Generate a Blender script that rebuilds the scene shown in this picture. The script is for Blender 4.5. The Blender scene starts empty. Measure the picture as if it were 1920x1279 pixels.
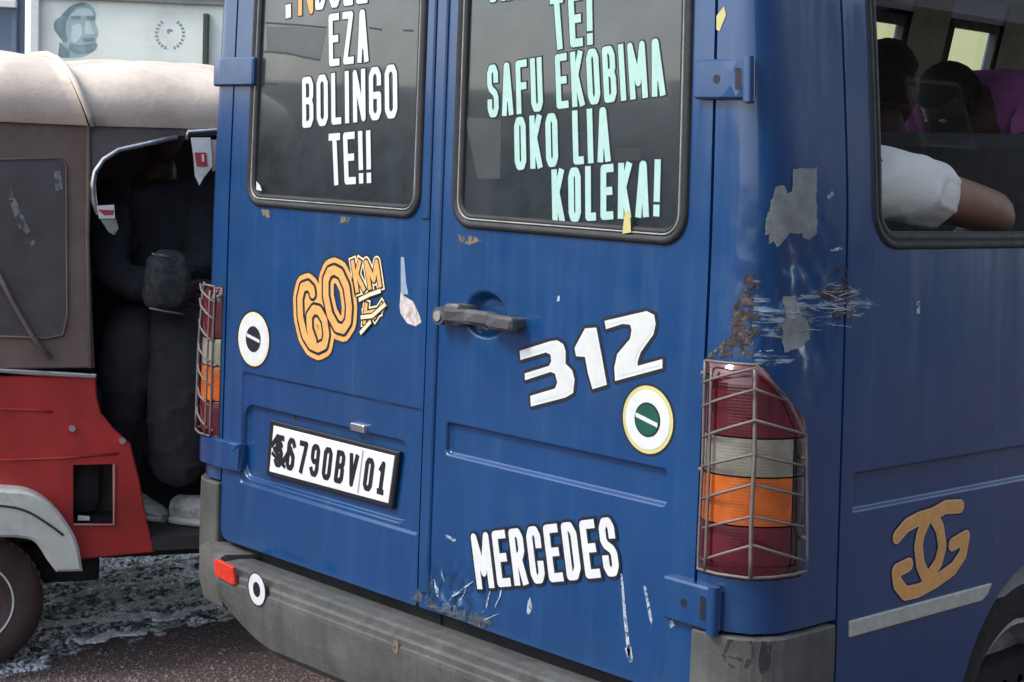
import bpy, bmesh, math, random
from mathutils import Vector, Matrix, geometry
from mathutils.geometry import delaunay_2d_cdt
random.seed(7)
scn = bpy.context.scene
COL = scn.collection
rad = math.radians

# ------------------------------------------------------------------ camera
F = 3106.25                     # focal length in photo pixels (1920 wide)
RX = Vector((0.68057, 0.73157, 0.04049)); RY = Vector((0.10608, -0.0437, -0.9934)); RZ = Vector((-0.72497, 0.68037, -0.10734))
CAM = Vector((2.68334, -2.26699, 1.47))
cd = bpy.data.cameras.new('camera'); cam = bpy.data.objects.new('camera', cd); COL.objects.link(cam)
cd.sensor_width = 36; cd.lens = F / 1920 * 36; cd.clip_start = 0.05; cd.clip_end = 400
M = Matrix((( RX.x, -RY.x, -RZ.x, CAM.x), (RX.y, -RY.y, -RZ.y, CAM.y), (RX.z, -RY.z, -RZ.z, CAM.z), (0, 0, 0, 1)))
cam.matrix_world = M; scn.camera = cam

# ------------------------------------------------------------------ light
SUN_EL, SUN_AZ = 48, 205         # degrees; azimuth of the sun measured from +Y clockwise
w = bpy.data.worlds.new('World'); scn.world = w; w.use_nodes = True
nt = w.node_tree; nt.nodes.clear()
sky = nt.nodes.new('ShaderNodeTexSky'); sky.sky_type = 'NISHITA'; sky.sun_disc = False
sky.sun_elevation = rad(SUN_EL); sky.sun_rotation = rad(SUN_AZ)
sky.air_density = 1.0; sky.dust_density = 1.5; sky.ozone_density = 1.0
hs = nt.nodes.new('ShaderNodeHueSaturation'); hs.inputs['Saturation'].default_value = 0.6
bg = nt.nodes.new('ShaderNodeBackground'); bg.inputs['Strength'].default_value = 0.15
wo = nt.nodes.new('ShaderNodeOutputWorld')
nt.links.new(sky.outputs[0], hs.inputs['Color']); nt.links.new(hs.outputs[0], bg.inputs[0]); nt.links.new(bg.outputs[0], wo.inputs[0])
sl = bpy.data.lights.new('sun', 'SUN'); sl.energy = 1.3; sl.angle = rad(14); sl.color = (1, .96, .9)
so = bpy.data.objects.new('sun', sl); COL.objects.link(so)
az = rad(SUN_AZ); el = rad(SUN_EL)
sd = Vector((math.sin(az) * math.cos(el), math.cos(az) * math.cos(el), math.sin(el)))
so.rotation_euler = sd.to_track_quat('Z', 'Y').to_euler(); so.location = sd * 30
vs = scn.view_settings; vs.view_transform = 'Standard'; vs.look = 'None'; vs.gamma = 1; vs.use_curve_mapping = False; vs.exposure = 1.1

# ------------------------------------------------------------------ picture-to-place measuring helpers
def ray(u, v): return (RX * (u - 960) + RY * (v - 639.5) + RZ * F)
def proj(P):
    d = P - CAM; z = d.dot(RZ); return 960 + F * d.dot(RX) / z, 639.5 + F * d.dot(RY) / z
def on_ground(u, v, h=0.0):
    d = ray(u, v); return CAM + d * ((h - CAM.z) / d.z)
def on_plane(u, v, p, n):
    d = ray(u, v); return CAM + d * ((p - CAM).dot(n) / d.dot(n))
def at_depth(u, v, z): return CAM + ray(u, v) * (z / F)

# ------------------------------------------------------------------ object helpers
def tag(o, label=None, cat=None, group=None, kind=None):
    if label: o['label'] = label
    if cat: o['category'] = cat
    if group: o['group'] = group
    if kind: o['kind'] = kind
    return o
def empty(name, loc=(0, 0, 0), rz=0, parent=None):
    o = bpy.data.objects.new(name, None); COL.objects.link(o); o.location = loc; o.rotation_euler = (0, 0, rz)
    o.empty_display_size = .1
    if parent: o.parent = parent
    return o
def mesh(name, vs_, fs, mat, parent=None, smooth=False, normals=None):
    me = bpy.data.meshes.new(name); me.from_pydata([tuple(v) for v in vs_], [], fs); me.update()
    mats = mat if isinstance(mat, (list, tuple)) else [mat]
    for m_ in mats: me.materials.append(m_)
    if smooth or normals: me.polygons.foreach_set('use_smooth', [True] * len(me.polygons))
    if normals: me.normals_split_custom_set_from_vertices([tuple(n) for n in normals])
    o = bpy.data.objects.new(name, me); COL.objects.link(o)
    if parent: o.parent = parent
    return o
class MB:
    """collects simple shapes into one mesh"""
    def __init__(s): s.v = []; s.f = []
    def add(s, v, f):
        b = len(s.v); s.v += [Vector(q) for q in v]; s.f += [tuple(b + i for i in q) for q in f]; return s
    def box(s, lo, hi, bev=0.0, M_=None):
        bm = bmesh.new(); bmesh.ops.create_cube(bm, size=1)
        lo = Vector(lo); hi = Vector(hi); c = (lo + hi) / 2; d = hi - lo
        for q in bm.verts: q.co = Vector((q.co.x * d.x, q.co.y * d.y, q.co.z * d.z)) + c
        if bev > 0: bmesh.ops.bevel(bm, geom=bm.edges[:] , offset=bev, segments=2, affect='EDGES', profile=.5)
        bm.verts.index_update()
        vv = [(M_ @ q.co) if M_ else q.co.copy() for q in bm.verts]; ff = [[q.index for q in f.verts] for f in bm.faces]; bm.free()
        return s.add(vv, ff)
    def tube(s, pts, r, n=8, close=False):
        pts = [Vector(p) for p in pts]; k = len(pts); rr = r if isinstance(r, (list, tuple)) else [r] * k
        b = len(s.v); prev = None
        for i, p in enumerate(pts):
            a = pts[(i - 1) % k] if (i > 0 or close) else p; c = pts[(i + 1) % k] if (i < k - 1 or close) else p
            t = (c - a).normalized()
            x = prev - t * prev.dot(t) if prev else (t.cross(Vector((0, 0, 1))) if abs(t.z) < .9 else t.cross(Vector((1, 0, 0))))
            x.normalize(); prev = x; y = t.cross(x)
            for j in range(n):
                a_ = 2 * math.pi * j / n; s.v.append(p + (x * math.cos(a_) + y * math.sin(a_)) * rr[i])
        for i in range(k if close else k - 1):
            for j in range(n):
                i2 = (i + 1) % k
                s.f.append((b + i * n + j, b + i * n + (j + 1) % n, b + i2 * n + (j + 1) % n, b + i2 * n + j))
        if not close:
            s.f.append(tuple(b + j for j in range(n))[::-1]); s.f.append(tuple(b + (k - 1) * n + j for j in range(n)))
        return s
    def lathe(s, prof, c, axis, n=40):
        """prof: list of (radius, along-axis)"""
        axis = Vector(axis).normalized(); x = axis.orthogonal().normalized(); y = axis.cross(x); c = Vector(c); b = len(s.v); k = len(prof)
        for r, h in prof:
            for j in range(n):
                a_ = 2 * math.pi * j / n; s.v.append(c + axis * h + (x * math.cos(a_) + y * math.sin(a_)) * r)
        for i in range(k - 1):
            for j in range(n): s.f.append((b + i * n + j, b + i * n + (j + 1) % n, b + (i + 1) * n + (j + 1) % n, b + (i + 1) * n + j))
        return s
    def prism(s, poly, M_, d0, d1):
        """poly 2D -> M_(x,y,d)"""
        k = len(poly); vv = [M_(x, y, d0) for x, y in poly] + [M_(x, y, d1) for x, y in poly]
        ff = [tuple(range(k))[::-1], tuple(range(k, 2 * k))] + [(i, (i + 1) % k, k + (i + 1) % k, k + i) for i in range(k)]
        return s.add(vv, ff)
    def build(s, name, mat, parent=None, smooth=False, sharp=None):
        o = mesh(name, s.v, s.f, mat, parent, smooth)
        bm = bmesh.new(); bm.from_mesh(o.data); bmesh.ops.recalc_face_normals(bm, faces=bm.faces)
        if sharp:
            for e in bm.edges:
                if len(e.link_faces) == 2 and e.calc_face_angle(0) > rad(sharp): e.smooth = False
        bm.to_mesh(o.data); bm.free(); return o

# ------------------------------------------------------------------ materials
def mat(name, col, rough=.6, metal=0, var=.15, scale=8, bump=.0, bscale=60, coat=0, dirt=None, dscale=3, damt=.5, spec=.5, wav=0, alpha=None, rvar=.1):
    m = bpy.data.materials.new(name); m.use_nodes = True; n = m.node_tree.nodes; l = m.node_tree.links
    p = n['Principled BSDF']; p.inputs['Metallic'].default_value = metal; p.inputs['Specular IOR Level'].default_value = spec
    p.inputs['Coat Weight'].default_value = coat; p.inputs['Coat Roughness'].default_value = .14
    tc = n.new('ShaderNodeTexCoord')
    def noise(sc, det=6, ro=.6):
        t = n.new('ShaderNodeTexNoise'); t.inputs['Scale'].default_value = sc; t.inputs['Detail'].default_value = det; t.inputs['Roughness'].default_value = ro
        l.new(tc.outputs['Object'], t.inputs['Vector']); return t
    def ramp(src, a, b):
        r_ = n.new('ShaderNodeMapRange'); r_.inputs['From Min'].default_value = a; r_.inputs['From Max'].default_value = b; l.new(src, r_.inputs['Value']); return r_
    t1 = noise(scale); mx = n.new('ShaderNodeMix'); mx.data_type = 'RGBA'
    c = Vector(col)
    mx.inputs['A'].default_value = (*(c * (1 - var)), 1); mx.inputs['B'].default_value = (*(c * (1 + var)), 1)
    l.new(ramp(t1.outputs['Fac'], .3, .7).outputs[0], mx.inputs['Factor']); out = mx.outputs['Result']
    if dirt:
        t2 = noise(dscale, 10, .72); m2 = n.new('ShaderNodeMix'); m2.data_type = 'RGBA'; m2.inputs['B'].default_value = (*dirt, 1)
        r2 = ramp(t2.outputs['Fac'], .48, .75); mu = n.new('ShaderNodeMath'); mu.operation = 'MULTIPLY'; mu.inputs[1].default_value = damt
        l.new(r2.outputs[0], mu.inputs[0]); l.new(mu.outputs[0], m2.inputs['Factor']); l.new(out, m2.inputs['A']); out = m2.outputs['Result']
    l.new(out, p.inputs['Base Color'])
    t3 = noise(scale * 2.3); r3 = ramp(t3.outputs['Fac'], .3, .7); r3.inputs['To Min'].default_value = max(0.02, rough - rvar); r3.inputs['To Max'].default_value = min(1, rough + rvar)
    l.new(r3.outputs[0], p.inputs['Roughness'])
    prev = None
    if bump:
        t4 = noise(bscale, 8, .65); b_ = n.new('ShaderNodeBump'); b_.inputs['Strength'].default_value = bump; b_.inputs['Distance'].default_value = .01
        l.new(t4.outputs['Fac'], b_.inputs['Height']); prev = b_
    if wav:
        t5 = noise(3.5, 2, .4); b2 = n.new('ShaderNodeBump'); b2.inputs['Strength'].default_value = wav; b2.inputs['Distance'].default_value = .01
        l.new(t5.outputs['Fac'], b2.inputs['Height'])
        if prev: l.new(prev.outputs[0], b2.inputs['Normal'])
        prev = b2
    if prev: l.new(prev.outputs[0], p.inputs['Normal'])
    if alpha:
        t6 = noise(alpha[0], 9, .75); r6 = ramp(t6.outputs['Fac'], alpha[1], alpha[1] + .05); l.new(r6.outputs[0], p.inputs['Alpha'])
    return m
def glass(name, tint, rough=.02, trans=.85, gl=.5):
    m = bpy.data.materials.new(name); m.use_nodes = True; n = m.node_tree.nodes; l = m.node_tree.links; n.clear()
    o = n.new('ShaderNodeOutputMaterial'); t = n.new('ShaderNodeBsdfTransparent'); t.inputs[0].default_value = (*tint, 1)
    g = n.new('ShaderNodeBsdfGlossy'); g.inputs['Roughness'].default_value = rough; fr = n.new('ShaderNodeFresnel'); fr.inputs[0].default_value = 1.5
    tx = n.new('ShaderNodeTexNoise'); tx.inputs['Scale'].default_value = 6; mp = n.new('ShaderNodeMath'); mp.operation = 'MULTIPLY'; mp.inputs[1].default_value = gl
    l.new(fr.outputs[0], mp.inputs[0]); mi = n.new('ShaderNodeMixShader'); l.new(mp.outputs[0], mi.inputs[0]); l.new(t.outputs[0], mi.inputs[1]); l.new(g.outputs[0], mi.inputs[2]); l.new(mi.outputs[0], o.inputs[0])
    return m
PAINT = mat('blue_paint', (.001, .044, .152), .36, 0, .12, 3, .04, 260, .85, (.004, .042, .115), 5, .5, .4, .55)
def streaks(m, col, amt):
    # dust and rain runs, drawn out downwards
    n = m.node_tree.nodes; l = m.node_tree.links; p = n['Principled BSDF']; src = p.inputs['Base Color'].links[0].from_socket
    tc = n.new('ShaderNodeTexCoord'); mp = n.new('ShaderNodeMapping'); mp.inputs['Scale'].default_value = (14, 14, 1.1); t = n.new('ShaderNodeTexNoise'); t.inputs['Scale'].default_value = 1.6; t.inputs['Detail'].default_value = 9; t.inputs['Roughness'].default_value = .7
    l.new(tc.outputs['Object'], mp.inputs[0]); l.new(mp.outputs[0], t.inputs['Vector'])
    r = n.new('ShaderNodeMapRange'); r.inputs['From Min'].default_value = .48; r.inputs['From Max'].default_value = .72; r.inputs['To Max'].default_value = amt; l.new(t.outputs['Fac'], r.inputs['Value'])
    x = n.new('ShaderNodeMix'); x.data_type = 'RGBA'; x.inputs['B'].default_value = (*col, 1); l.new(r.outputs[0], x.inputs['Factor']); l.new(src, x.inputs['A']); l.new(x.outputs['Result'], p.inputs['Base Color'])
    t2 = n.new('ShaderNodeTexNoise'); t2.inputs['Scale'].default_value = 420; t2.inputs['Detail'].default_value = 3; l.new(tc.outputs['Object'], t2.inputs['Vector'])
    r2 = n.new('ShaderNodeMapRange'); r2.inputs['From Min'].default_value = .70; r2.inputs['From Max'].default_value = .76; r2.inputs['To Max'].default_value = .6; l.new(t2.outputs['Fac'], r2.inputs['Value'])
    y = n.new('ShaderNodeMix'); y.data_type = 'RGBA'; y.inputs['B'].default_value = (.14, .19, .26, 1); l.new(r2.outputs[0], y.inputs['Factor']); l.new(x.outputs['Result'], y.inputs['A']); l.new(y.outputs['Result'], p.inputs['Base Color'])
    cr = n.new('ShaderNodeMapRange'); cr.inputs['From Min'].default_value = .4; cr.inputs['From Max'].default_value = .7; cr.inputs['To Min'].default_value = .08; cr.inputs['To Max'].default_value = .3; l.new(t.outputs['Fac'], cr.inputs['Value']); l.new(cr.outputs[0], p.inputs['Coat Roughness'])
streaks(PAINT, (.02, .08, .18), .4)
BLACK = mat('black_gap', (.008, .008, .01), .8)
RUBBER = mat('window_rubber', (.012, .012, .014), .6, 0, .2, 20, .1, 120, dirt=(.045, .045, .045), damt=.6)
BEAD = mat('filler_strip', (.36, .36, .34), .3, .1, .2, 20, dirt=(.08, .08, .08), dscale=7, damt=.9)
FILM = mat('dark_window_film', (.008, .015, .02), .3, 0, .3, 4, .0, 60, 1, (.028, .037, .043), 2.2, .7, .6, .7); FILM.node_tree.nodes['Principled BSDF'].inputs['Coat Roughness'].default_value = .04
FILMLINE = mat('film_crease', (.015, .018, .02), .5)
WHITE = mat('white_vinyl', (.64, .66, .66), .45, 0, .05, 40, dirt=(.5, .5, .47), dscale=30, damt=.5)
MINT = mat('mint_vinyl', (.37, .58, .52), .45, 0, .06, 40, dirt=(.46, .66, .6), dscale=30, damt=.5)
ORANGE = mat('orange_vinyl', (.68, .36, .11), .45, 0, .1, 50, dirt=(.8, .55, .25), dscale=40, damt=.6)
TAN = mat('tan_vinyl', (.72, .37, .11), .45, 0, .1, 50, dirt=(.55, .33, .16), dscale=40, damt=.6)
CREAM = mat('cream_vinyl', (.75, .66, .42), .5, 0, .08, 50)
INK = mat('dark_ink', (.008, .01, .018), .5)
GREEN = mat('green_vinyl', (.004, .075, .045), .45)
PRIMER = mat('grey_primer', (.235, .255, .25), .75, 0, .2, 30, .2, 120, dirt=(.13, .15, .16), dscale=22, damt=.7)
RUST = mat('rust', (.065, .045, .04), .9, 0, .6, 45, .8, 120, dirt=(.24, .23, .21), dscale=38, damt=1, alpha=(40, .47))
SCRAPE = mat('bare_scrape', (.36, .42, .47), .6, 0, .4, 60, dirt=(.1, .17, .3), dscale=70, damt=.9, alpha=(85, .43))
PLASTIC = mat('grey_bumper_plastic', (.07, .073, .07), .6, 0, .22, 7, .3, 320, dirt=(.16, .155, .14), dscale=5, damt=.75)
streaks(PLASTIC, (.035, .034, .032), .7)
PLASTICD = mat('dark_handle_plastic', (.06, .06, .063), .5, 0, .15, 30, .1, 200, dirt=(.14, .13, .13), damt=.5)
STEEL = mat('dull_wire_steel', (.17, .145, .14), .55, .3, .3, 60, .2, 200, dirt=(.12, .06, .04), dscale=60, damt=.8)
BRIGHT = mat('bright_steel', (.6, .6, .6), .3, .8)
PLATEW = mat('plate_white', (.72, .73, .71), .4, 0, .05, 50, dirt=(.35, .34, .32), dscale=25, damt=.4)
def lens(name, col, hot):
    m = mat(name, col, .12, 0, .3, 9, .0, 90, 1, hot, 12, .8); m.node_tree.nodes['Principled BSDF'].inputs['Coat Roughness'].default_value = .05
    n = m.node_tree.nodes; l = m.node_tree.links; tc = n.new('ShaderNodeTexCoord'); wv = n.new('ShaderNodeTexWave'); wv.bands_direction = 'Z'; wv.inputs['Scale'].default_value = 55; wv.inputs['Distortion'].default_value = .4
    l.new(tc.outputs['Object'], wv.inputs['Vector']); b_ = n.new('ShaderNodeBump'); b_.inputs['Strength'].default_value = .07; b_.inputs['Distance'].default_value = .004; l.new(wv.outputs['Fac'], b_.inputs['Height']); l.new(b_.outputs[0], n['Principled BSDF'].inputs['Normal'])
    return m
LRED = lens('red_lens', (.11, .008, .018), (.035, .006, .01)); LORA = lens('amber_lens', (.52, .11, .015), (.75, .2, .03)); LWHI = lens('clear_lens', (.24, .23, .18), (.4, .39, .32)); LDARK = lens('broken_dark_lens', (.015, .014, .016), (.03, .03, .03))
REFL = mat('red_reflector', (.6, .04, .02), .3, 0, .2, 60)
TYRE = mat('tyre_rubber', (.022, .02, .02), .85, 0, .3, 20, .5, 90, dirt=(.09, .07, .06), dscale=8, damt=.6)
DUSTY = mat('dusty_rubber', (.05, .03, .031), .85, 0, .3, 14, .5, 90, dirt=(.075, .05, .048), dscale=5, damt=.7)
RIM = mat('wheel_rim', (.4, .4, .4), .4, .5, .2, 10, dirt=(.1, .09, .08), dscale=12, damt=.8)
TRIM_IN = mat('interior_trim', (.3, .31, .33), .85, 0, .15, 5)
TRIM_CEIL = mat('headlining', (.6, .64, .68), .9, 0, .1, 5)
PILLAR = mat('olive_interior_trim', (.42, .4, .28), .85, 0, .2, 9)
SEAT = mat('seat_fabric', (.06, .064, .075), .95, 0, .2, 30, .3, 200)
GLASSC = glass('side_glass', (.95, .97, .95), gl=.25)
REDP = mat('red_tuk_paint', (.43, .032, .028), .38, 0, .18, 4, .05, 200, .2, (.1, .02, .018), 6, .6, .5, .2)
CANV = mat('dark_canvas', (.175, .13, .11), .8, 0, .2, 5, .3, 180, dirt=(.105, .05, .045), dscale=2, damt=.8)
CANVL = mat('roof_vinyl', (.68, .59, .49), .6, 0, .1, 4, .2, 50, dirt=(.36, .30, .25), dscale=3, damt=.85, wav=.9)
SMOKE = mat('smoked_plastic_window', (.085, .08, .085), .35, 0, .2, 6, .05, 30, wav=1)
CHROME = mat('chrome_piping', (.6, .6, .6), .22, .9, .3, 30)
FENDER = mat('fender_white', (.6, .62, .57), .45, 0, .12, 10, .1, 80, dirt=(.2, .19, .17), dscale=9, damt=.6)
CLOTHB = mat('black_cloth', (.022, .022, .027), .95, 0, .25, 10, .5, 40)
CLOTHN = mat('charcoal_cloth', (.026, .028, .037), .95, 0, .25, 9, .5, 35)
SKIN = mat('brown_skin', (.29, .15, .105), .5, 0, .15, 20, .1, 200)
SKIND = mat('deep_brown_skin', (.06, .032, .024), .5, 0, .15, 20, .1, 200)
HAIR = mat('black_hair', (.012, .011, .012), .8, 0, .3, 60, .6, 200)
SHIRTW = mat('white_tshirt', (.88, .88, .86), .9, 0, .04, 20, .35, 26)
SHIRTP = mat('purple_shirt', (.42, .12, .43), .9, 0, .15, 12, .4, 26)
SHOE = mat('sneaker_grey', (.5, .49, .45), .8, 0, .3, 40, .3, 80, dirt=(.06, .055, .05), dscale=30, damt=1)
SHOEW = mat('sneaker_sole', (.62, .61, .57), .7, 0, .1, 40)
EYEW = mat('eye_white', (.3, .28, .26), .35)

# ------------------------------------------------------------------ the van's outer surface, as a function of (s, z)
HW, RC = .9215, .105; A0 = HW - RC; ARC = math.pi * RC / 2
TT = [(-1, 0), (.56, 0), (.71, .007), (1.11, .022), (1.354, .031), (1.5, .044), (1.787, .078), (2.05, .125), (2.3, .19), (3, .35)]
def tum(z):
    for (a, ta), (b, tb) in zip(TT, TT[1:]):
        if z <= b:
            t = (z - a) / (b - a); return ta + (tb - ta) * t
    return TT[-1][1]
def tumS(z): return (tum(z - .06) + 2 * tum(z) + tum(z + .06)) / 4
RELIEFS = []
def relief(s, z):
    t = 0
    for bx_, f in RELIEFS:
        if bx_[0] < s < bx_[1] and bx_[2] < z < bx_[3]: t += f(s, z)
    return t
def P0(s, z, off=0.0):
    sg = 1 if s >= 0 else -1; a = abs(s)
    if a <= A0: x, y, nx, ny, wt = a, 0, 0, -1, .35 * a / A0
    elif a <= A0 + ARC:
        th = (a - A0) / RC; x, y, nx, ny = A0 + RC * math.sin(th), RC - RC * math.cos(th), math.sin(th), -math.cos(th)
        q = th / (math.pi / 2); wt = .35 + .65 * q * q * (3 - 2 * q)
    else: x, y, nx, ny, wt = HW, RC + a - A0 - ARC, 1, 0, 1
    x -= tumS(z) * wt
    return Vector((sg * (x + nx * off), y + ny * off, z))
def P(s, z, off=0.0): return P0(s, z, off + relief(s, z))
def NRM(s, z):
    e = .0008; a = P(s + e, z) - P(s - e, z); b = P(s, z + e) - P(s, z - e); n_ = a.cross(b); n_.normalize(); return n_
def sz(u, v, off=0.0, guess=None):
    """photo pixel -> van surface coordinates"""
    if guess is None:
        d = ray(u, v)
        if u < 1340: q = CAM + d * (-CAM.y / d.y); s, z = q.x, q.z
        else:
            q = CAM + d * ((.91 - CAM.x) / d.x); y = q.y; s, z = (A0 + ARC + y - RC if y > RC else A0 + ARC * max(0.1, min(1, (y + .1) / .2))), q.z
    else: s, z = guess
    for _ in range(14):
        p = P0(s, z, off); a, b = proj(p); ea, eb = u - a, v - b
        if abs(ea) + abs(eb) < .01: break
        e = .001; a1, b1 = proj(P0(s + e, z, off)); a2, b2 = proj(P0(s, z + e, off))
        j11, j21, j12, j22 = (a1 - a) / e, (b1 - b) / e, (a2 - a) / e, (b2 - b) / e; D = j11 * j22 - j12 * j21
        if abs(D) < 1: break
        ds = (ea * j22 - eb * j12) / D; dz = (j11 * eb - j21 * ea) / D
        m_ = max(abs(ds), abs(dz)); k = min(1, .12 / m_) if m_ > 0 else 1
        s += ds * k; z += dz * k
    return s, z
def szs(pts, off=0.0): return [sz(u, v, off) for u, v in pts]

# ------------------------------------------------------------------ flat shape helpers in (s, z)
def inside(p, poly):
    x, y = p; c = False; k = len(poly); j = k - 1
    for i in range(k):
        xi, yi = poly[i]; xj, yj = poly[j]
        if (yi > y) != (yj > y) and x < (xj - xi) * (y - yi) / (yj - yi) + xi: c = not c
        j = i
    return c
def area2(poly): return sum(poly[i][0] * poly[(i + 1) % len(poly)][1] - poly[(i + 1) % len(poly)][0] * poly[i][1] for i in range(len(poly)))
def rrect(s0, s1, z0, z1, r, n=6):
    o = []; rs = r if isinstance(r, (list, tuple)) else [r] * 4   # BL BR TR TL
    for (cx, cz, a, q) in ((s0 + rs[0], z0 + rs[0], 180, rs[0]), (s1 - rs[1], z0 + rs[1], 270, rs[1]), (s1 - rs[2], z1 - rs[2], 0, rs[2]), (s0 + rs[3], z1 - rs[3], 90, rs[3])):
        for i in range(n + 1): t = rad(a + 90 * i / n); o.append((cx + q * math.cos(t), cz + q * math.sin(t)))
    return o
def ell(c, rs, rz, n=40, rot=0):
    return [(c[0] + rs * math.cos(t) * math.cos(rot) - rz * math.sin(t) * math.sin(rot), c[1] + rs * math.cos(t) * math.sin(rot) + rz * math.sin(t) * math.cos(rot)) for t in [2 * math.pi * i / n for i in range(n)]]
def resample(poly, d):
    o = []
    for i in range(len(poly)):
        a = Vector(poly[i]); b = Vector(poly[(i + 1) % len(poly)]); k = max(1, int((b - a).length / d))
        for j in range(k): o.append(tuple(a + (b - a) * (j / k)))
    return o
def offs(poly, d):
    """move a closed counter-clockwise outline outwards by d"""
    if area2(poly) < 0: poly = poly[::-1]
    k = len(poly); o = []
    for i in range(k):
        a = Vector(poly[i - 1]); b = Vector(poly[i]); c = Vector(poly[(i + 1) % k])
        e1 = (b - a); e2 = (c - b)
        if e1.length < 1e-7 or e2.length < 1e-7: o.append(tuple(b)); continue
        e1.normalize(); e2.normalize(); n1 = Vector((e1.y, -e1.x)); n2 = Vector((e2.y, -e2.x)); m_ = n1 + n2
        if m_.length < 1e-3: m_ = n1
        m_.normalize(); q = max(.4, m_.dot(n1)); o.append(tuple(b + m_ * (d / q)))
    return o
def tri(outlines, holes=(), loops=(), step=(.04, .04), box=None, extra=()):
    """triangulate outlines minus holes, filled with a grid; returns points, triangles"""
    pts = []; edges = []
    for lp in list(outlines) + list(holes) + list(loops):
        b = len(pts); k = len(lp); pts += [Vector(p) for p in lp]; edges += [(b + i, b + (i + 1) % k) for i in range(k)]
    pts += [Vector(p) for p in extra]
    if step:
        x0 = min(p[0] for o in outlines for p in o); x1 = max(p[0] for o in outlines for p in o)
        z0 = min(p[1] for o in outlines for p in o); z1 = max(p[1] for o in outlines for p in o)
        nx = max(1, int((x1 - x0) / step[0])); nz = max(1, int((z1 - z0) / step[1])); bnd = [tuple(p) for p in pts]
        cell = {}
        for q in bnd: cell.setdefault((int(q[0] / .02), int(q[1] / .02)), []).append(q)
        for i in range(1, nx):
            for j in range(1, nz):
                p = (x0 + (x1 - x0) * i / nx, z0 + (z1 - z0) * j / nz)
                ok = any(inside(p, o) for o in outlines) and not any(inside(p, h) for h in holes)
                if ok:
                    ci, cj = int(p[0] / .02), int(p[1] / .02); m2 = (min(step) * .3) ** 2
                    for a in (-1, 0, 1):
                        for b in (-1, 0, 1):
                            for q in cell.get((ci + a, cj + b), ()):
                                if (q[0] - p[0]) ** 2 + (q[1] - p[1]) ** 2 < m2: ok = False
                    if ok: pts.append(Vector(p))
    v, e, f, *_ = delaunay_2d_cdt(pts, edges, [], 0, 1e-6)
    ff = []
    for t in f:
        c = sum((v[i] for i in t), Vector((0, 0))) / len(t)
        if any(inside(c, o) for o in outlines) and not any(inside(c, h) for h in holes): ff.append(tuple(t))
    used = sorted({i for t in ff for i in t}); mp = {o_: n_ for n_, o_ in enumerate(used)}
    return [tuple(v[i]) for i in used], [tuple(mp[i] for i in t) for t in ff]
def sheet(name, outlines, mat_, parent, holes=(), loops=(), step=(.04, .04), off=0.0, depth=.02, extra=(), mapf=None):
    """a pressed sheet-metal panel lying on the van surface, its edges folded inwards"""
    mf = mapf or P
    v, f = tri(outlines, holes, loops, step, extra=extra)
    V = [mf(s, z, off) for s, z in v]; N = [NRM(s, z) for s, z in v] if mapf is None else None
    Fc = []
    for t in f:
        a, b, c = (Vector(v[t[i]]) for i in range(3))
        Fc.append(t if (b - a).cross(c - a) > 0 else t[::-1])
    if depth:
        for lp, sg in [(o, 1) for o in outlines] + [(h, -1) for h in holes]:
            if area2(lp) < 0: lp = lp[::-1]
            k = len(lp); on = offs(lp, .01); b = len(V)
            for i in range(k):
                s, z = lp[i]; p = mf(s, z, off); q = mf(s, z, off - depth); t_ = (mf(on[i][0], on[i][1], off) - p); t_.normalize(); t_ *= sg
                V += [p, q]
                if N is not None: N += [t_, t_]
            for i in range(k):
                j = (i + 1) % k; q = (b + 2 * i, b + 2 * i + 1, b + 2 * j + 1, b + 2 * j)
                Fc.append(q if sg > 0 else q[::-1])
    return mesh(name, V, Fc, mat_, parent, normals=N, smooth=N is None and not depth)
def union(polys, grid=None):
    pts = []; faces = []
    for pl in polys:
        if area2(pl) < 0: pl = pl[::-1]
        b = len(pts); pts += [Vector(p) for p in pl]; faces.append(list(range(b, b + len(pl))))
    if grid:
        x0 = min(p[0] for p in pts); x1 = max(p[0] for p in pts); z0 = min(p[1] for p in pts); z1 = max(p[1] for p in pts)
        x = x0
        while x < x1:
            z = z0
            while z < z1: pts.append(Vector((x, z))); z += grid
            x += grid
    v, e, f, ov, oe, of = delaunay_2d_cdt(pts, [], faces, 0, 1e-6)
    ff = []
    for t, o in zip(f, of):
        if len(o): ff.append(tuple(t))
    used = sorted({i for t in ff for i in t}); mp = {a: b for b, a in enumerate(used)}
    return [tuple(v[i]) for i in used], [tuple(mp[i] for i in t) for t in ff]
def decal(name, polys, off, mat_, parent, grid=None, mapf=None, label=None):
    v, f = union(polys, grid); mf = mapf or P
    f = [t if (Vector(v[t[1]]) - Vector(v[t[0]])).cross(Vector(v[t[2]]) - Vector(v[t[0]])) > 0 else t[::-1] for t in f]
    o = mesh(name, [mf(s, z, off) for s, z in v], f, mat_, parent)
    if label: o['label'] = label
    return o
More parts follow.
